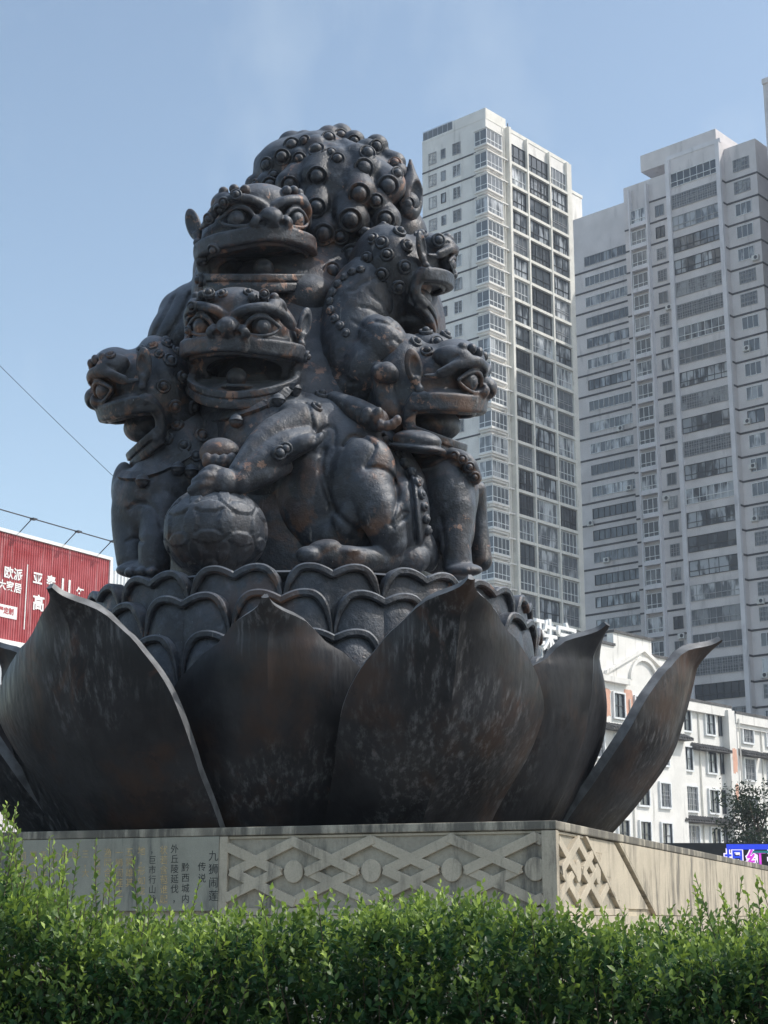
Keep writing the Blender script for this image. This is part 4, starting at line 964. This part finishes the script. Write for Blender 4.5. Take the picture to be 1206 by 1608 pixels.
# right (sunlit) face
mb = MB(); mb.box(3.75, 4.15, 0, .75, -1.6, 95.0); fmesh('pillar', mb, M['cream'], FRt, tower)
for x in (7.72, 12.42): mb = MB(); mb.box(x, x + .28, 0, .52, -1.6, 94.9); fmesh('pillar', mb, M['cream'], FRt, tower)
mb = MB(); mb.box(16.4, 17.4, 0, .40, -1.6, 95.0); fmesh('pillar', mb, M['cream'], FRt, tower)
for x, r in ((2.75, .07), (3.15, .07)):
    mb = MB(); mb.tube([(x, .35, -1.6), (x, .35, 94.5)], r, 6); fmesh('drain_pipe', mb, M['cream'], FRt, tower)
for k in range(NF):
    z = ZT - FH * k
    mb = MB(); mb.box(4.15, 16.4, -.02, .46, z - 3.0 + .06, z - 2.58); fmesh('floor_slab', mb, M['cream'], FRt, tower)
    mb = MB(); mb.box(2.45, 3.75, 0, .5, z - 2.9, z - 2.75); fmesh('equipment_ledge', mb, M['white'], FRt, tower)
BAL = {}
for w in (3.50, 4.36, 3.66):
    BAL[w] = [wkind(w, 2.56, 4, 1, fm='dframe', rail=.95, gl='glass2'), wkind(w, 2.56, 5, 1, fm='frame', rail=.95), wkind(w, 2.56, 6, 1, fm='dframe', rail=.9, bars=14, gl='glass2'), wkind(w, 2.56, 4, 2, fm='gframe', rail=1.0), wkind(w, 2.56, 3, 1, fm='dframe', gl='glass2', rail=1.0)]
for k in range(NF):
    z = ZT - FH * k - 2.57
    for x, w in ((5.93, 3.50), (10.21, 4.36), (14.55, 3.66)): put_window(tower, FRt, x, z, random.choice(BAL[w]), .10)
# ---------------- right grey tower
QP = Vector((37.75, 193.0, 0)); dE = Vector((.743, -.669, 0)); back = Vector((.669, .743, 0))
gt = empty('apartment_tower', (QP.x, QP.y, 0)); tag(gt, 'grey apartment tower with dark floor bands beside the white tower', 'building')
FG = frame4(QP, dE); FHG = 3.08; ZG = 95.2; NG = 31
def gbox(name, mat, boxes):
    mb = MB()
    for q_ in boxes: mb.box(*q_)
    return fmesh(name, mb, mat, FG, gt)
RB = -7.0                                 # recess of the left part
gbox('wall', M['grey'], [(-.35, 7.7, -14, 0, -1.6, 97.6)]); gbox('wall', M['grey'], [(-7.6, -.35, -14, -.55, -1.6, 95.9)]); gbox('wall', M['grey'], [(-34, -7.6, -14, RB, -1.6, 97.4)]); gbox('wall', M['grey'], [(7.7, 12.2, -16, -.9, -1.6, 96.6)])
gbox('roof_block', M['grey'], [(-5.0, 6.6, -9, -1.0, 97.6, 100.0)])
gbox('parapet', M['greyd'], [(-.4, 7.75, -.25, .06, 97.3, 97.9)])
gbox('wall', M['grey'], [(-9.3, -7.6, -10, -3.6, -1.6, 96.4)])
for x in (-.42, 7.12): gbox('pillar', M['greyd'], [(x, x + .58, 0, .42, -1.6, 97.2)])
for x in (-6.55, -3.85): gbox('pillar', M['greyd'], [(x, x + .22, -.55, .18, -1.6, 95.2)])
KBAL = [wkind(6.94, 2.0, 7, 1, fm='dframe', rail=.7, gl='glass2'), wkind(6.94, 2.0, 8, 1, fm='gframe', rail=.7), wkind(6.94, 2.0, 9, 2, fm='gframe', bars=20), wkind(6.94, 2.0, 5, 1, fm='dframe', rail=.7, gl='glass2'), wkind(6.94, 2.0, 7, 1, fm='frame', rail=.72, gl='glass2')]
KBY, KSM, KST, KR = wkind(2.3, 1.95, 3, 1, fm='frame', rail=.55), [wkind(1.35, 1.6, 2, 1, fm='gframe'), wkind(1.35, 1.6, 2, 1, fm='dframe', gl='glass2'), wkind(1.35, 1.6, 3, 3, fm='gframe', bars=4)], [wkind(7.4, 1.45, 8, 1, fm='gframe', gl='glass2'), wkind(7.4, 1.45, 9, 1, fm='frame'), wkind(7.4, 1.45, 8, 1, fm='dframe', gl='glass2')], [wkind(2.3, 1.7, 3, 1, fm='frame'), wkind(2.3, 1.7, 4, 3, fm='gframe', bars=6), wkind(2.3, 1.7, 2, 1, fm='dframe', gl='glass2')]
KN = wkind(.75, 1.5, 1, 1, fm='gframe', gl='glass2')
acs = []
for k in range(NG):
    z = ZG - FHG * k
    put_window(gt, FG, 3.64, z - 2.02, random.choice(KBAL), .04)
    gbox('floor_band', M['band'], [(-3.6, -.44, -.56, -.48, z - 2.75, z - 2.52)]); gbox('floor_band', M['band'], [(7.72, 12.24, -.92, -.84, z - 3.45, z - 3.2)])
    if k > 0:
        put_window(gt, FG, -5.09, z - 2.2, KBY, .0); gbox('sill_slab', M['greyd'], [(-6.3, -3.87, -.5, .15, z - 2.75, z - 2.22)])
        put_window(gt, FG, -2.1, z - 2.0, random.choice(KSM), -.54); gbox('floor_band', M['band'], [(-7.62, -6.58, -.57, -.49, z - 2.6, z - 2.38)])
    put_window(gt, FG, 10.05, z - 2.35, random.choice(KR), -.89)
    if k > 0:
        put_window(gt, FG, -15.0, z - 2.5, random.choice(KST), RB + .01); gbox('floor_band', M['band'], [(-33, -9.3, RB - .02, RB + .07, z - 3.42, z - 3.17)])
        put_window(gt, FG, -8.4, z - 2.3, KN, -3.59); gbox('floor_band', M['band'], [(-9.32, -7.62, -3.62, -3.53, z - 3.1, z - 2.88)])
# side band returns on the far right face
for k in range(NG): z = ZG - FHG * k; gbox('floor_band', M['band'], [(12.2, 12.26, -16, -.9, z - 3.45, z - 3.2)]); gbox('floor_band', M['band'], [(7.66, 7.74, -.9, -.0, z - 3.45, z - 3.2)]) if k < NG else None
# air conditioners on the grey tower
def ac_meshes():
    b = MB(); b.box(-.45, .45, .08, .46, 0, .66); b.box(-.4, -.34, 0, .4, -.06, 0); b.box(.34, .4, 0, .4, -.06, 0)
    g = MB(); ring_ = [(.24 * math.cos(t * math.pi / 9) - .1, .33 + .24 * math.sin(t * math.pi / 9)) for t in range(18)]; g.prism(ring_, .44, .475); return b.mesh('air_conditioner', M['ac']), g.mesh('fan_grille', M['dframe'])
ACB, ACG = ac_meshes()
for x, z, y in ((9.1, 46.6, -.9), (9.3, 36.4, -.9), (9.2, 27.5, -.9), (9.4, 68.4, -.9), (8.9, 59.0, -.9), (-2.9, 51.2, -.55), (-1.6, 33.4, -.55), (-19.0, 51.8, RB), (-12.6, 55.6, RB), (-16.6, 46.3, RB), (-13.6, 64.2, RB), (11.4, 80.0, -.9), (9.3, 53.2, -.9), (-1.2, 76.6, -.55)):
    Mx = loc(FG, x, y, z); o = inst('air_conditioner', ACB, None, Mx); inst('fan_grille', ACG, o, Mx)
    tag(o, 'small white air conditioner box on the grey tower wall', 'air conditioner', 'air conditioners on the grey tower')
# ---------------- neighbouring tower at the far right
nt_ = empty('apartment_tower', (60, 190, 0)); tag(nt_, 'tall tower showing one dark edge past the grey tower', 'building')
mb = MB(); F2 = frame4(Vector((47.3, 181.0, 0)), dE); mb.box(0.45, 22, -30, 0, -1.6, 101.5); fmesh('wall', mb, M['grey'], F2, nt_)
mb = MB(); mb.box(.4, 22, -.2, .2, 101.5, 102.2); fmesh('parapet', mb, M['grey'], F2, nt_)

# ---------------- old white building on the right
OP = Vector((29.6, 148.0, 0)); ob = empty('old_building', (OP.x, OP.y, 0)); tag(ob, 'old white plaster building with stepped gable and peeling peach patches', 'building')
FO = frame4(OP, dR)
def obx(name, mat, boxes):
    mb = MB()
    for q_ in boxes: mb.box(*q_)
    return fmesh(name, mb, mat, FO, ob)
obx('wall', M['oldwhite'], [(-30, -4.8, -12, .9, -1.6, 19.6)]); obx('wall', M['oldwhite'], [(-4.8, 4.6, -12, 0, -1.6, 19.2)]); obx('wall', M['oldwhite'], [(4.6, 30, -12, .35, -1.6, 18.7)])
obx('stair_pier', M['oldwhite'], [(3.4, 4.9, -6, .75, -1.6, 19.0)])
mb = MB(); mb.prism([(-21, 19.6), (-4.9, 19.6), (-4.9, 21.3), (-7.2, 21.3), (-7.2, 22.5), (-9.6, 22.5), (-9.6, 23.9), (-15.6, 23.9), (-15.6, 22.7), (-21, 22.7)], .2, .85); fmesh('stepped_gable', mb, M['oldwhite'], FO, ob)
mb = MB(); mb.prism([(-17.2, 20.4), (-11.2, 23.1), (-5.2, 20.4), (-5.2, 20.1), (-11.2, 22.75), (-17.2, 20.1)], .8, 1.15); fmesh('pediment_moulding', mb, M['oldwhite'], FO, ob)
arc = [(-11.2 + 2.3 * math.cos(t * math.pi / 14), 20.0 + 2.2 * math.sin(t * math.pi / 14)) for t in range(15)]; arc2 = [(-11.2 + 2.0 * math.cos(t * math.pi / 14), 20.0 + 1.9 * math.sin(t * math.pi / 14)) for t in range(14, -1, -1)]
mb = MB(); mb.prism(arc + arc2, .8, 1.12); fmesh('arch_moulding', mb, M['oldwhite'], FO, ob)
for a, b_, z in ((-9.7, -7.1, 22.5), (-15.7, -9.5, 23.9), (-7.3, -4.8, 21.3), (-21, -15.5, 22.7)): obx('gable_coping', M['tile'], [(a, b_, .1, 1.0, z, z + .22)])
obx('cornice', M['oldwhite'], [(-30, -13.9, .9, 1.35, 19.45, 19.95), (-8.5, -4.6, .9, 1.35, 19.45, 19.95)])
obx('cornice', M['oldwhite'], [(-4.6, 4.6, 0, .45, 18.4, 19.25)]); obx('cornice', M['oldwhite'], [(4.62, 30, .35, .85, 17.9, 18.75), (4.6, 30, .3, .6, 17.5, 17.9)])
obx('roof_coping', M['tile'], [(-4.6, 4.6, -.3, .5, 19.26, 19.5), (4.6, 30, -.3, .9, 18.76, 19.0)])
def eave(a, b_, z, y0):
    mb = MB(); mb.poly([(a, y0, z + .55), (b_, y0, z + .55), (b_, y0 + 1.0, z + .12), (a, y0 + 1.0, z + .12), (a, y0, z + .0), (b_, y0, z + .0), (b_, y0 + 1.0, z), (a, y0 + 1.0, z)], [(0, 3, 2, 1), (4, 5, 6, 7), (3, 7, 6, 2), (0, 4, 7, 3), (1, 2, 6, 5), (0, 1, 5, 4)])
    o = fmesh('tiled_eave', mb, M['tile'], FO, ob); n = int((b_ - a) / .42)
    for k in range(n):
        t = MB(); t.tube([(a + (k + .5) * (b_ - a) / n, y0 + .02, z + .60), (a + (k + .5) * (b_ - a) / n, y0 + 1.06, z + .16)], .10, 6); off = fmesh('roof_tile', t, M['tile'], FO, o)
eave(-17.5, -4.9, 15.35, .9); eave(-2.4, 3.4, 15.9 - 1.0, 0); eave(-5.4, 3.9, 8.3, 0); eave(5.4, 9.3, 14.9, .35); eave(9.9, 14.0, 14.9, .35); eave(5.4, 9.3, 7.7, .35); eave(-13, -6, 5.0, .9)
kO = [wkind(1.55, 2.05, 2, 2, fm='dframe', gl='glass2'), wkind(1.55, 2.05, 3, 3, fm='gframe', bars=5)]; kW = wkind(2.7, 2.15, 4, 2, fm='gframe', bars=8); kT = wkind(1.9, 2.0, 3, 3, fm='gframe', bars=6); kN2 = wkind(.55, 2.2, 1, 1, fm='dframe', gl='glass2')
SURM = {}
def surround(x, z, w, h, y):
    mb = MB()
    for a, b_, c0, c1 in ((-w / 2 - .16, w / 2 + .16, -.16, 0), (-w / 2 - .16, w / 2 + .16, h, h + .14), (-w / 2 - .16, -w / 2, 0, h), (w / 2, w / 2 + .16, 0, h)): mb.box(x + a, x + b_, y - .02, y + .2, z + c0, z + c1)
    fmesh('window_surround', mb, M['frame'], FO, ob)
for z in (16.55, 13.0, 9.35, 5.9, 2.2):
    for x in (-18.6, -15.3, -12.0, -8.6): put_window(ob, FO, x, z, random.choice(kO), .91); surround(x, z, 1.55, 2.05, .9)
    put_window(ob, FO, -3.15, z, kW if z < 12 else kO[0], .01); surround(-3.15, z, 2.7 if z < 12 else 1.55, 2.15 if z < 12 else 2.05, 0)
    put_window(ob, FO, 1.1, z, random.choice(kO), .01); surround(1.1, z, 1.55, 2.05, 0)
    put_window(ob, FO, 3.0, z, kN2, .01)
    for x in (7.4, 12.0, 16.4): put_window(ob, FO, x, z - .3, random.choice([kT, kO[0]]), .36); surround(x, z - .3, 1.9, 2.0, .35)
for x, z, w, h, y in ((-13.65, 16.2, 1.25, 2.9, .9), (-10.3, 16.1, 1.2, 2.6, .9), (4.2, 13.2, .8, 2.2, .75), (4.3, 9.9, .5, 2.2, .75), (-16.9, 16.6, .9, 2.2, .9)):
    mb = MB(); rr_ = random.Random(int(x * 10) + 99); ol = []
    for ex, ez, fx, fz_ in ((-1, 0, 1, 0), (1, 0, 1, 1), (1, 1, -1, 1), (-1, 1, -1, 0)):
        for q_ in range(5):
            t_ = q_ / 5; ol.append((x + w / 2 * (ex + (fx - ex) * t_) + rr_.uniform(-.09, .09), z + h * (ez + (fz_ - ez) * t_) + rr_.uniform(-.13, .13)))
    mb.prism(ol, y - .02, y + .012); fmesh('peeled_patch', mb, M['peach'], FO, ob)
for x, y in ((-4.55, .35), (4.95, .95), (-13.6, 1.0), (10.0, .45), (14.2, .45), (-.9, .1)):
    mb = MB(); mb.tube([(x, y, -1.6), (x, y, 18.3)], .07, 6); fmesh('drain_pipe', mb, M['cream'], FO, ob)
# rooftop sign letters: on the lower shop roof between the towers
sb = empty('rooftop_sign', tuple(Vector((23.0, 120.0, 0)))); tag(sb, 'white rooftop sign letters on a steel rack beside the white building', 'sign')
FS = frame4(Vector((11.1, 118.0, 0)), dR)
for ch, x in (('珠', 1.35), ('宝', 4.0)):
    me = text_mesh(ch, 2.75, M['whitepaint'], .12, .035); V = [FS @ Vector((x + v.co.x, .3 + v.co.z, 20.45 + v.co.y)) - Vector((23.0, 120.0, 0)) for v in me.vertices]
    for v, q_ in zip(me.vertices, V): v.co = q_
    me.name = 'sign_letter'; inst('sign_letter', me, sb, Matrix.Translation((23.0, 120.0, 0)))
mb = MB()
for x in (0, 1.3, 2.7, 4.1, 5.4): mb.box(x - .05, x + .05, -.1, 0, 17.0, 21.8)
for z in (19.0, 21.2): mb.box(-.2, 5.6, -.05, .02, z, z + .09)
fmesh('sign_rack', mb, M['steel'], FS, sb)
shop = empty('shop_building', (17, 121, 0)); tag(shop, 'low pale roofed block under the white rooftop letters', 'building')
mb = MB(); mb.box(-16, 6.0, -9, -.2, -1.6, 18.6); fmesh('wall', mb, M['oldwhite'], FS, shop)
mb = MB(); mb.box(-16, 6.2, -.4, .2, 18.0, 18.5); mb.box(-16, 6.2, -9, -.1, 18.6, 18.8); fmesh('parapet', mb, M['cream'], FS, shop)
# ---------------- red billboard on the left
BP = Vector((-14.86, 70.0, 0)); dB = Vector((.545, .839, 0)); bb_ = empty('billboard', (BP.x, BP.y, 0)); tag(bb_, 'faded red corrugated billboard with white lettering on a roof', 'billboard')
FB = frame4(BP, dB)
mb = MB(); x = -9.0; pts = []
while x < 3.55: pts += [(x, 0), (x + .03, .035), (x + .08, .035), (x + .11, 0)]; x += .14
n = len(pts); mb.v = [(a, b_, 11.6) for a, b_ in pts] + [(a, b_, 16.25) for a, b_ in pts]; mb.f = [(i, i + 1, i + 1 + n, i + n) for i in range(n - 1)]; mb.m = [0] * (n - 1); fmesh('red_panel', mb, M['red'], FB, bb_)
mb = MB(); mb.box(-9, 3.62, -.35, -.02, 11.55, 16.3); fmesh('back_frame', mb, M['steel'], FB, bb_)
mb = MB(); mb.box(-9, 3.75, -.1, .1, 16.27, 16.42); mb.box(3.58, 3.76, -.1, .1, 11.4, 16.265); mb.box(-9, 3.75, -.1, .14, 11.25, 11.58); fmesh('edge_trim', mb, M['whitepaint'], FB, bb_)
mb = MB(); mb.tube([(-9, .75, 17.0), (3.3, .75, 16.95)], .03, 6); fmesh('lamp_rail', mb, M['dframe'], FB, bb_)
for x in (-7.5, -5.0, -2.2, .6, 2.9): mb = MB(); mb.tube([(x, -.05, 16.4), (x, .75, 16.97)], .025, 5); mb.box(x - .12, x + .12, .72, .95, 16.9, 16.97); fmesh('lamp_arm', mb, M['dframe'], FB, bb_)
def letters(body, x, z, size, gap=None, thick=.012, parent=bb_, Fm=FB, mat='whitepaint', y=.045, name='lettering'):
    me = text_mesh(body, size, M[mat], 0, thick)
    off = WM[parent.name].translation
    for v in me.vertices: v.co = Fm @ Vector((x + v.co.x, y, z + v.co.y)) - off
    inst(name, me, parent, Matrix.Translation(off))
letters('欧派', -2.45, 14.5, .56); letters('大家居', -2.60, 13.92, .46); letters('亚', -.98, 14.55, .56, thick=.02); letters('泰', -.15, 14.55, .56, thick=.02); letters('11', .80, 14.52, .86, thick=.02); letters('年', 1.72, 14.35, .54, thick=.012); letters('高', -.85, 13.45, .74, thick=.02)
mb = MB(); mb.box(-1.66, -1.61, .036, .05, 12.2, 15.1); fmesh('divider_line', mb, M['whitepaint'], FB, bb_)
mb = MB(); mb.box(-5.2, -2.10, .036, .044, 12.55, 13.1); fmesh('white_patch', mb, M['whitepaint'], FB, bb_)
letters('全屋定制', -2.9, 12.83, .3, mat='red', y=.05)
sh = empty('metal_shed', (BP.x, BP.y, 0)); tag(sh, 'white ribbed metal wall standing behind the red billboard edge', 'building')
mb = MB(); x = 3.3; pts = []
while x < 6.4: pts += [(x, -1.0), (x + .05, -.93), (x + .12, -.93), (x + .17, -1.0)]; x += .24
n = len(pts); mb.v = [(a, b_, 10.6) for a, b_ in pts] + [(a, b_, 16.15) for a, b_ in pts]; mb.f = [(i, i + 1, i + 1 + n, i + n) for i in range(n - 1)]; mb.m = [0] * (n - 1); fmesh('ribbed_wall', mb, M['frame'], FB, sh)
mb = MB(); mb.box(3.2, 6.5, -5, -1.02, 10.4, 16.1); fmesh('wall', mb, M['steel'], FB, sh)
bl = empty('shop_building', (BP.x, BP.y, 0)); tag(bl, 'grey block carrying the red billboard on its roof', 'building')
mb = MB(); mb.box(-16, 8, -9, -.3, -1.6, 10.4); fmesh('wall', mb, M['grey'], FB, bl)
mb = MB(); mb.box(-16, 8.2, -.6, .25, 9.6, 10.45); fmesh('roof_edge', mb, M['steel'], FB, bl)
for x in (-8, -5.5, -3.2, -.6, 2): mb = MB(); mb.box(x - .07, x + .07, -.3, -.1, 10.4, 11.6); fmesh('sign_post', mb, M['whitepaint'], FB, bb_)
# ---------------- street sign panel at lower right
sg = empty('screen_sign', (14, 56, 0)); tag(sg, 'dark roadside screen with glowing blue and red characters', 'sign')
FSg = frame4(Vector((10.5, 56.0, 0)), Vector((1, .02, 0)))
mb = MB(); mb.box(-1, 9, -.3, 0, 0.2, 2.5); fmesh('screen_panel', mb, M['black'], FSg, sg)
def emit(name, c, s_):
    t = NT(name, .5); t.b.inputs['Emission Color'].default_value = (*c, 1); t.b.inputs['Emission Strength'].default_value = s_; t.col(tuple(x * .3 for x in c)); return t.m
M['eblue'] = emit('blue_screen_light', (.02, .06, .75), .55); M['ewhite'] = emit('pale_screen_light', (.75, .68, .95), .8); M['emag'] = emit('magenta_screen_light', (.55, .04, .55), .7); M['ered'] = emit('red_screen_light', (.9, .02, .04), .9); M['egrn'] = emit('green_screen_light', (.01, .22, .25), .4)
mb = MB(); mb.box(1.3, 9, .004, .02, 2.28, 2.46); fmesh('screen_stripe', mb, M['eblue'], FSg, sg)
mb = MB(); mb.box(2.2, 9, .004, .02, 2.16, 2.24); fmesh('screen_stripe', mb, M['egrn'], FSg, sg)
for ch, x, m_ in (('坦', 1.55, 'eblue'), ('红', 2.32, 'emag'), ('开', 3.05, 'ered')):
    letters(ch, x, 1.90, .70, thick=.05, parent=sg, Fm=FSg, mat='ewhite', y=.006, name='glow_outline'); letters(ch, x, 1.90, .70, thick=.012, parent=sg, Fm=FSg, mat=m_, y=.012, name='glow_letter')
# ---------------- cable
cb = MB(); a0 = W(-420, 140, 34); a1 = W(330, 890, 48); pts = []
for k in range(25):
    t = k / 24; p = a0 * (1 - t) + a1 * t; p[2] -= .5 * 4 * t * (1 - t) * .5; pts.append(p)
tag(cb.tube(pts, .008, 5).build('overhead_cable', M['black']), 'thin overhead cable crossing the sky beside the left lion', 'cable')

# ------------------------------------------------------------------ vegetation
def leaf_cloud(P, Dn, size, tone):
    """folded pointed leaves: P base points, Dn directions, returns verts, quads(tri pairs), tone per vertex"""
    n = len(P); up = RNG.normal(size=(n, 3)) * .5 + np.array([0, 0, 1.0]); sd = np.cross(Dn, up); sd /= np.linalg.norm(sd, axis=1)[:, None] + 1e-9; nn = np.cross(sd, Dn)
    s_ = size[:, None]
    v0 = P; v1 = P + Dn * s_ * .5 + sd * s_ * .27 + nn * s_ * .10; v2 = P + Dn * s_ - nn * s_ * .10; v3 = P + Dn * s_ * .5 - sd * s_ * .27 + nn * s_ * .10; vm = P + Dn * s_ * .52
    V = np.stack([v0, v1, v2, v3, vm], 1).reshape(-1, 3); b = np.arange(n) * 5
    F = np.concatenate([np.column_stack([b, b + 1, b + 4]), np.column_stack([b + 1, b + 2, b + 4]), np.column_stack([b, b + 4, b + 3]), np.column_stack([b + 4, b + 2, b + 3])])
    return V, F, np.repeat(tone, 5)
def cloud_mesh(name, V, F, tone, mat):
    me = mesh_np(name, V, F, mat, True); at = me.attributes.new('tone', 'FLOAT', 'POINT'); at.data.foreach_set('value', np.asarray(tone, np.float32)); return me
def hedge_top(x, y):
    z = 1.445 + .06 * np.sin(x * 3.1 + 1.0) + .035 * np.sin(x * 7.3 + y * 2) + .03 * np.sin(y * 5 + x)
    return z + .11 * np.exp(-((x + 1.35) / .55) ** 2) + .10 * np.exp(-((x - 1.75) / .6) ** 2) + .02 * np.exp(-((x + .1) / .3) ** 2)
HX, HY0, HY1 = 4.2, 5.3, 7.0
ns = 14000
sx = RNG.uniform(-HX, HX, ns); front = RNG.random(ns) < .55
sy = np.where(front, HY0 + RNG.gamma(1.5, .07, ns), RNG.uniform(HY0, HY1, ns)); top = hedge_top(sx, sy)
sz = np.where(front, top - RNG.random(ns) ** 1.25 * 1.15, top - RNG.random(ns) * .12)
sd0 = np.column_stack([RNG.normal(0, .35, ns), np.where(front, -.55, RNG.normal(-.1, .3, ns)), np.full(ns, .9) + RNG.random(ns) * .4])
ln = RNG.uniform(.09, .20, ns)
# tall young shoots
nt2 = 150; tx = np.concatenate([RNG.normal(-1.2, .28, 62), RNG.uniform(-HX, HX, 60), RNG.normal(1.45, .3, 28)]); ty = RNG.uniform(HY0 + .1, HY1 - .4, nt2)
tl = np.concatenate([RNG.uniform(.28, .58, 62), RNG.uniform(.16, .36, 60), RNG.uniform(.25, .48, 28)])
sx = np.concatenate([sx, tx]); sy = np.concatenate([sy, ty]); sz = np.concatenate([sz, hedge_top(tx, ty) - .16]); sd0 = np.vstack([sd0, np.column_stack([RNG.normal(0, .14, nt2), RNG.normal(-.05, .12, nt2), np.ones(nt2)])]); ln = np.concatenate([ln, tl])
sd0 /= np.linalg.norm(sd0, axis=1)[:, None]; B0 = np.column_stack([sx, sy, sz]); LP, LD, LS, LT = [], [], [], []
nl = np.maximum(8, (ln / .0135).astype(int)); tot = int(nl.sum()); sid = np.repeat(np.arange(len(ln)), nl); j = np.concatenate([np.arange(k) for k in nl]); t = (j + .5) / nl[sid]
pb = B0[sid] + sd0[sid] * (ln[sid] * t)[:, None]; ang = j * 2.4 + sid * 1.7; ax_ = sd0[sid]
r1 = np.cross(ax_, np.array([0.3, 1, 0.1])); r1 /= np.linalg.norm(r1, axis=1)[:, None]; r2 = np.cross(ax_, r1)
rad = r1 * np.cos(ang)[:, None] + r2 * np.sin(ang)[:, None]; opn = (.95 - .55 * t)[:, None]
ld = rad * opn + ax_ * (1 - opn * .45) + RNG.normal(0, .18, (tot, 3)); ld /= np.linalg.norm(ld, axis=1)[:, None]
lsz = RNG.uniform(.028, .046, tot) * (1 - .35 * t ** 3)
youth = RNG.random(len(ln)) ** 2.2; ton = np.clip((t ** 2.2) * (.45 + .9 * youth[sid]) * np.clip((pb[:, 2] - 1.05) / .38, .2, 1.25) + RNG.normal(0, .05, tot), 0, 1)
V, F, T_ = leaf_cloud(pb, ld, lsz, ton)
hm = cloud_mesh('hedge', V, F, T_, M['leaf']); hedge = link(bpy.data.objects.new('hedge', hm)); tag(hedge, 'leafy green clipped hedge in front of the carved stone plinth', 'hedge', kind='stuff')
st = MB()
for i in range(len(ln)):
    if i < ns and i % 12: continue
    a = Vector(B0[i]); d = Vector(sd0[i]); st.tube([tuple(a - d * .25), tuple(a + d * ln[i])], [.0032, .0014], 3)
rnd = random.Random(3)
for k in range(95):
    x = rnd.uniform(-HX, HX); y = rnd.uniform(HY0 + .6, HY1); st.tube([(x, y, 0), (x + rnd.uniform(-.1, .1), y, .6), (x + rnd.uniform(-.25, .25), y + rnd.uniform(-.1, .1), 1.35)], [.012, .009, .005], 4)
so_ = st.build('hedge_stems', M['bark'], hedge); so_['kind'] = 'stuff'
# inner leaf mass so the hedge is not see-through
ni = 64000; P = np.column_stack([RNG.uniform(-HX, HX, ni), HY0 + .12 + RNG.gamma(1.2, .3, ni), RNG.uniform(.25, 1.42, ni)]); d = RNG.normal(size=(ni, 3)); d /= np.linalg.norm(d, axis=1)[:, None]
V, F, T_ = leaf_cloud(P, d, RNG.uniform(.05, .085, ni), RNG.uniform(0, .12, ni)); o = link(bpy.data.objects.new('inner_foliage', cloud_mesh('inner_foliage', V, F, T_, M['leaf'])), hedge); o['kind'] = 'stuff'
def tree(x, y, h, r, label, n=5000, sz_=.30):
    o = empty('broadleaf_tree', (x, y, 0)); tag(o, label, 'tree'); b = MB(); b.tube([(0, 0, 0), (.1, 0, h * .4), (.0, .1, h * .75)], [.22, .16, .06], 8)
    for k in range(6): a = k * 1.05; b.tube([(.05, 0, h * (.35 + .05 * k)), (math.cos(a) * r * .6, math.sin(a) * r * .6, h * (.55 + .06 * k))], [.08, .03], 5)
    b.build('trunk', M['bark'], o, Matrix.Translation((x, y, 0)))
    cl = RNG.normal(size=(38, 3)); cl /= np.linalg.norm(cl, axis=1)[:, None]; cl = cl * RNG.uniform(.35, 1, 38)[:, None] * np.array([r, r, h * .36]) + np.array([0, 0, h * .64])
    i = RNG.integers(0, 38, n); P = cl[i] + RNG.normal(0, .28 * r / 2, (n, 3)); d = RNG.normal(size=(n, 3)); d /= np.linalg.norm(d, axis=1)[:, None]
    V, F, T_ = leaf_cloud(P, d, RNG.uniform(.6, 1.1, n) * sz_, RNG.uniform(0, .6, n)); link(bpy.data.objects.new('crown', cloud_mesh('crown', V, F, T_, M['tleaf'])), o, Matrix.Translation((x, y, 0)))
p = W(1192, 1330, 104); tree(p[0], p[1], 11.0, 2.6, 'dark green tree before the old white building')

# ------------------------------------------------------------------ thin city haze
hz_ = MB(); hz_.box(-400, 400, -40, 420, -1.5, 128.0); ho = hz_.mesh('haze', [])
hm_ = bpy.data.materials.new('thin_haze'); hm_.use_nodes = True; hn = hm_.node_tree.nodes; hn.remove(hn['Principled BSDF'])
pv = hn.new('ShaderNodeVolumePrincipled'); pv.inputs['Color'].default_value = (.86, .91, 1, 1); pv.inputs['Density'].default_value = .0004; pv.inputs['Anisotropy'].default_value = .2
hm_.node_tree.links.new(pv.outputs[0], hn['Material Output'].inputs['Volume']); ho.materials.append(hm_)
tag(link(bpy.data.objects.new('haze', ho)), kind='stuff')
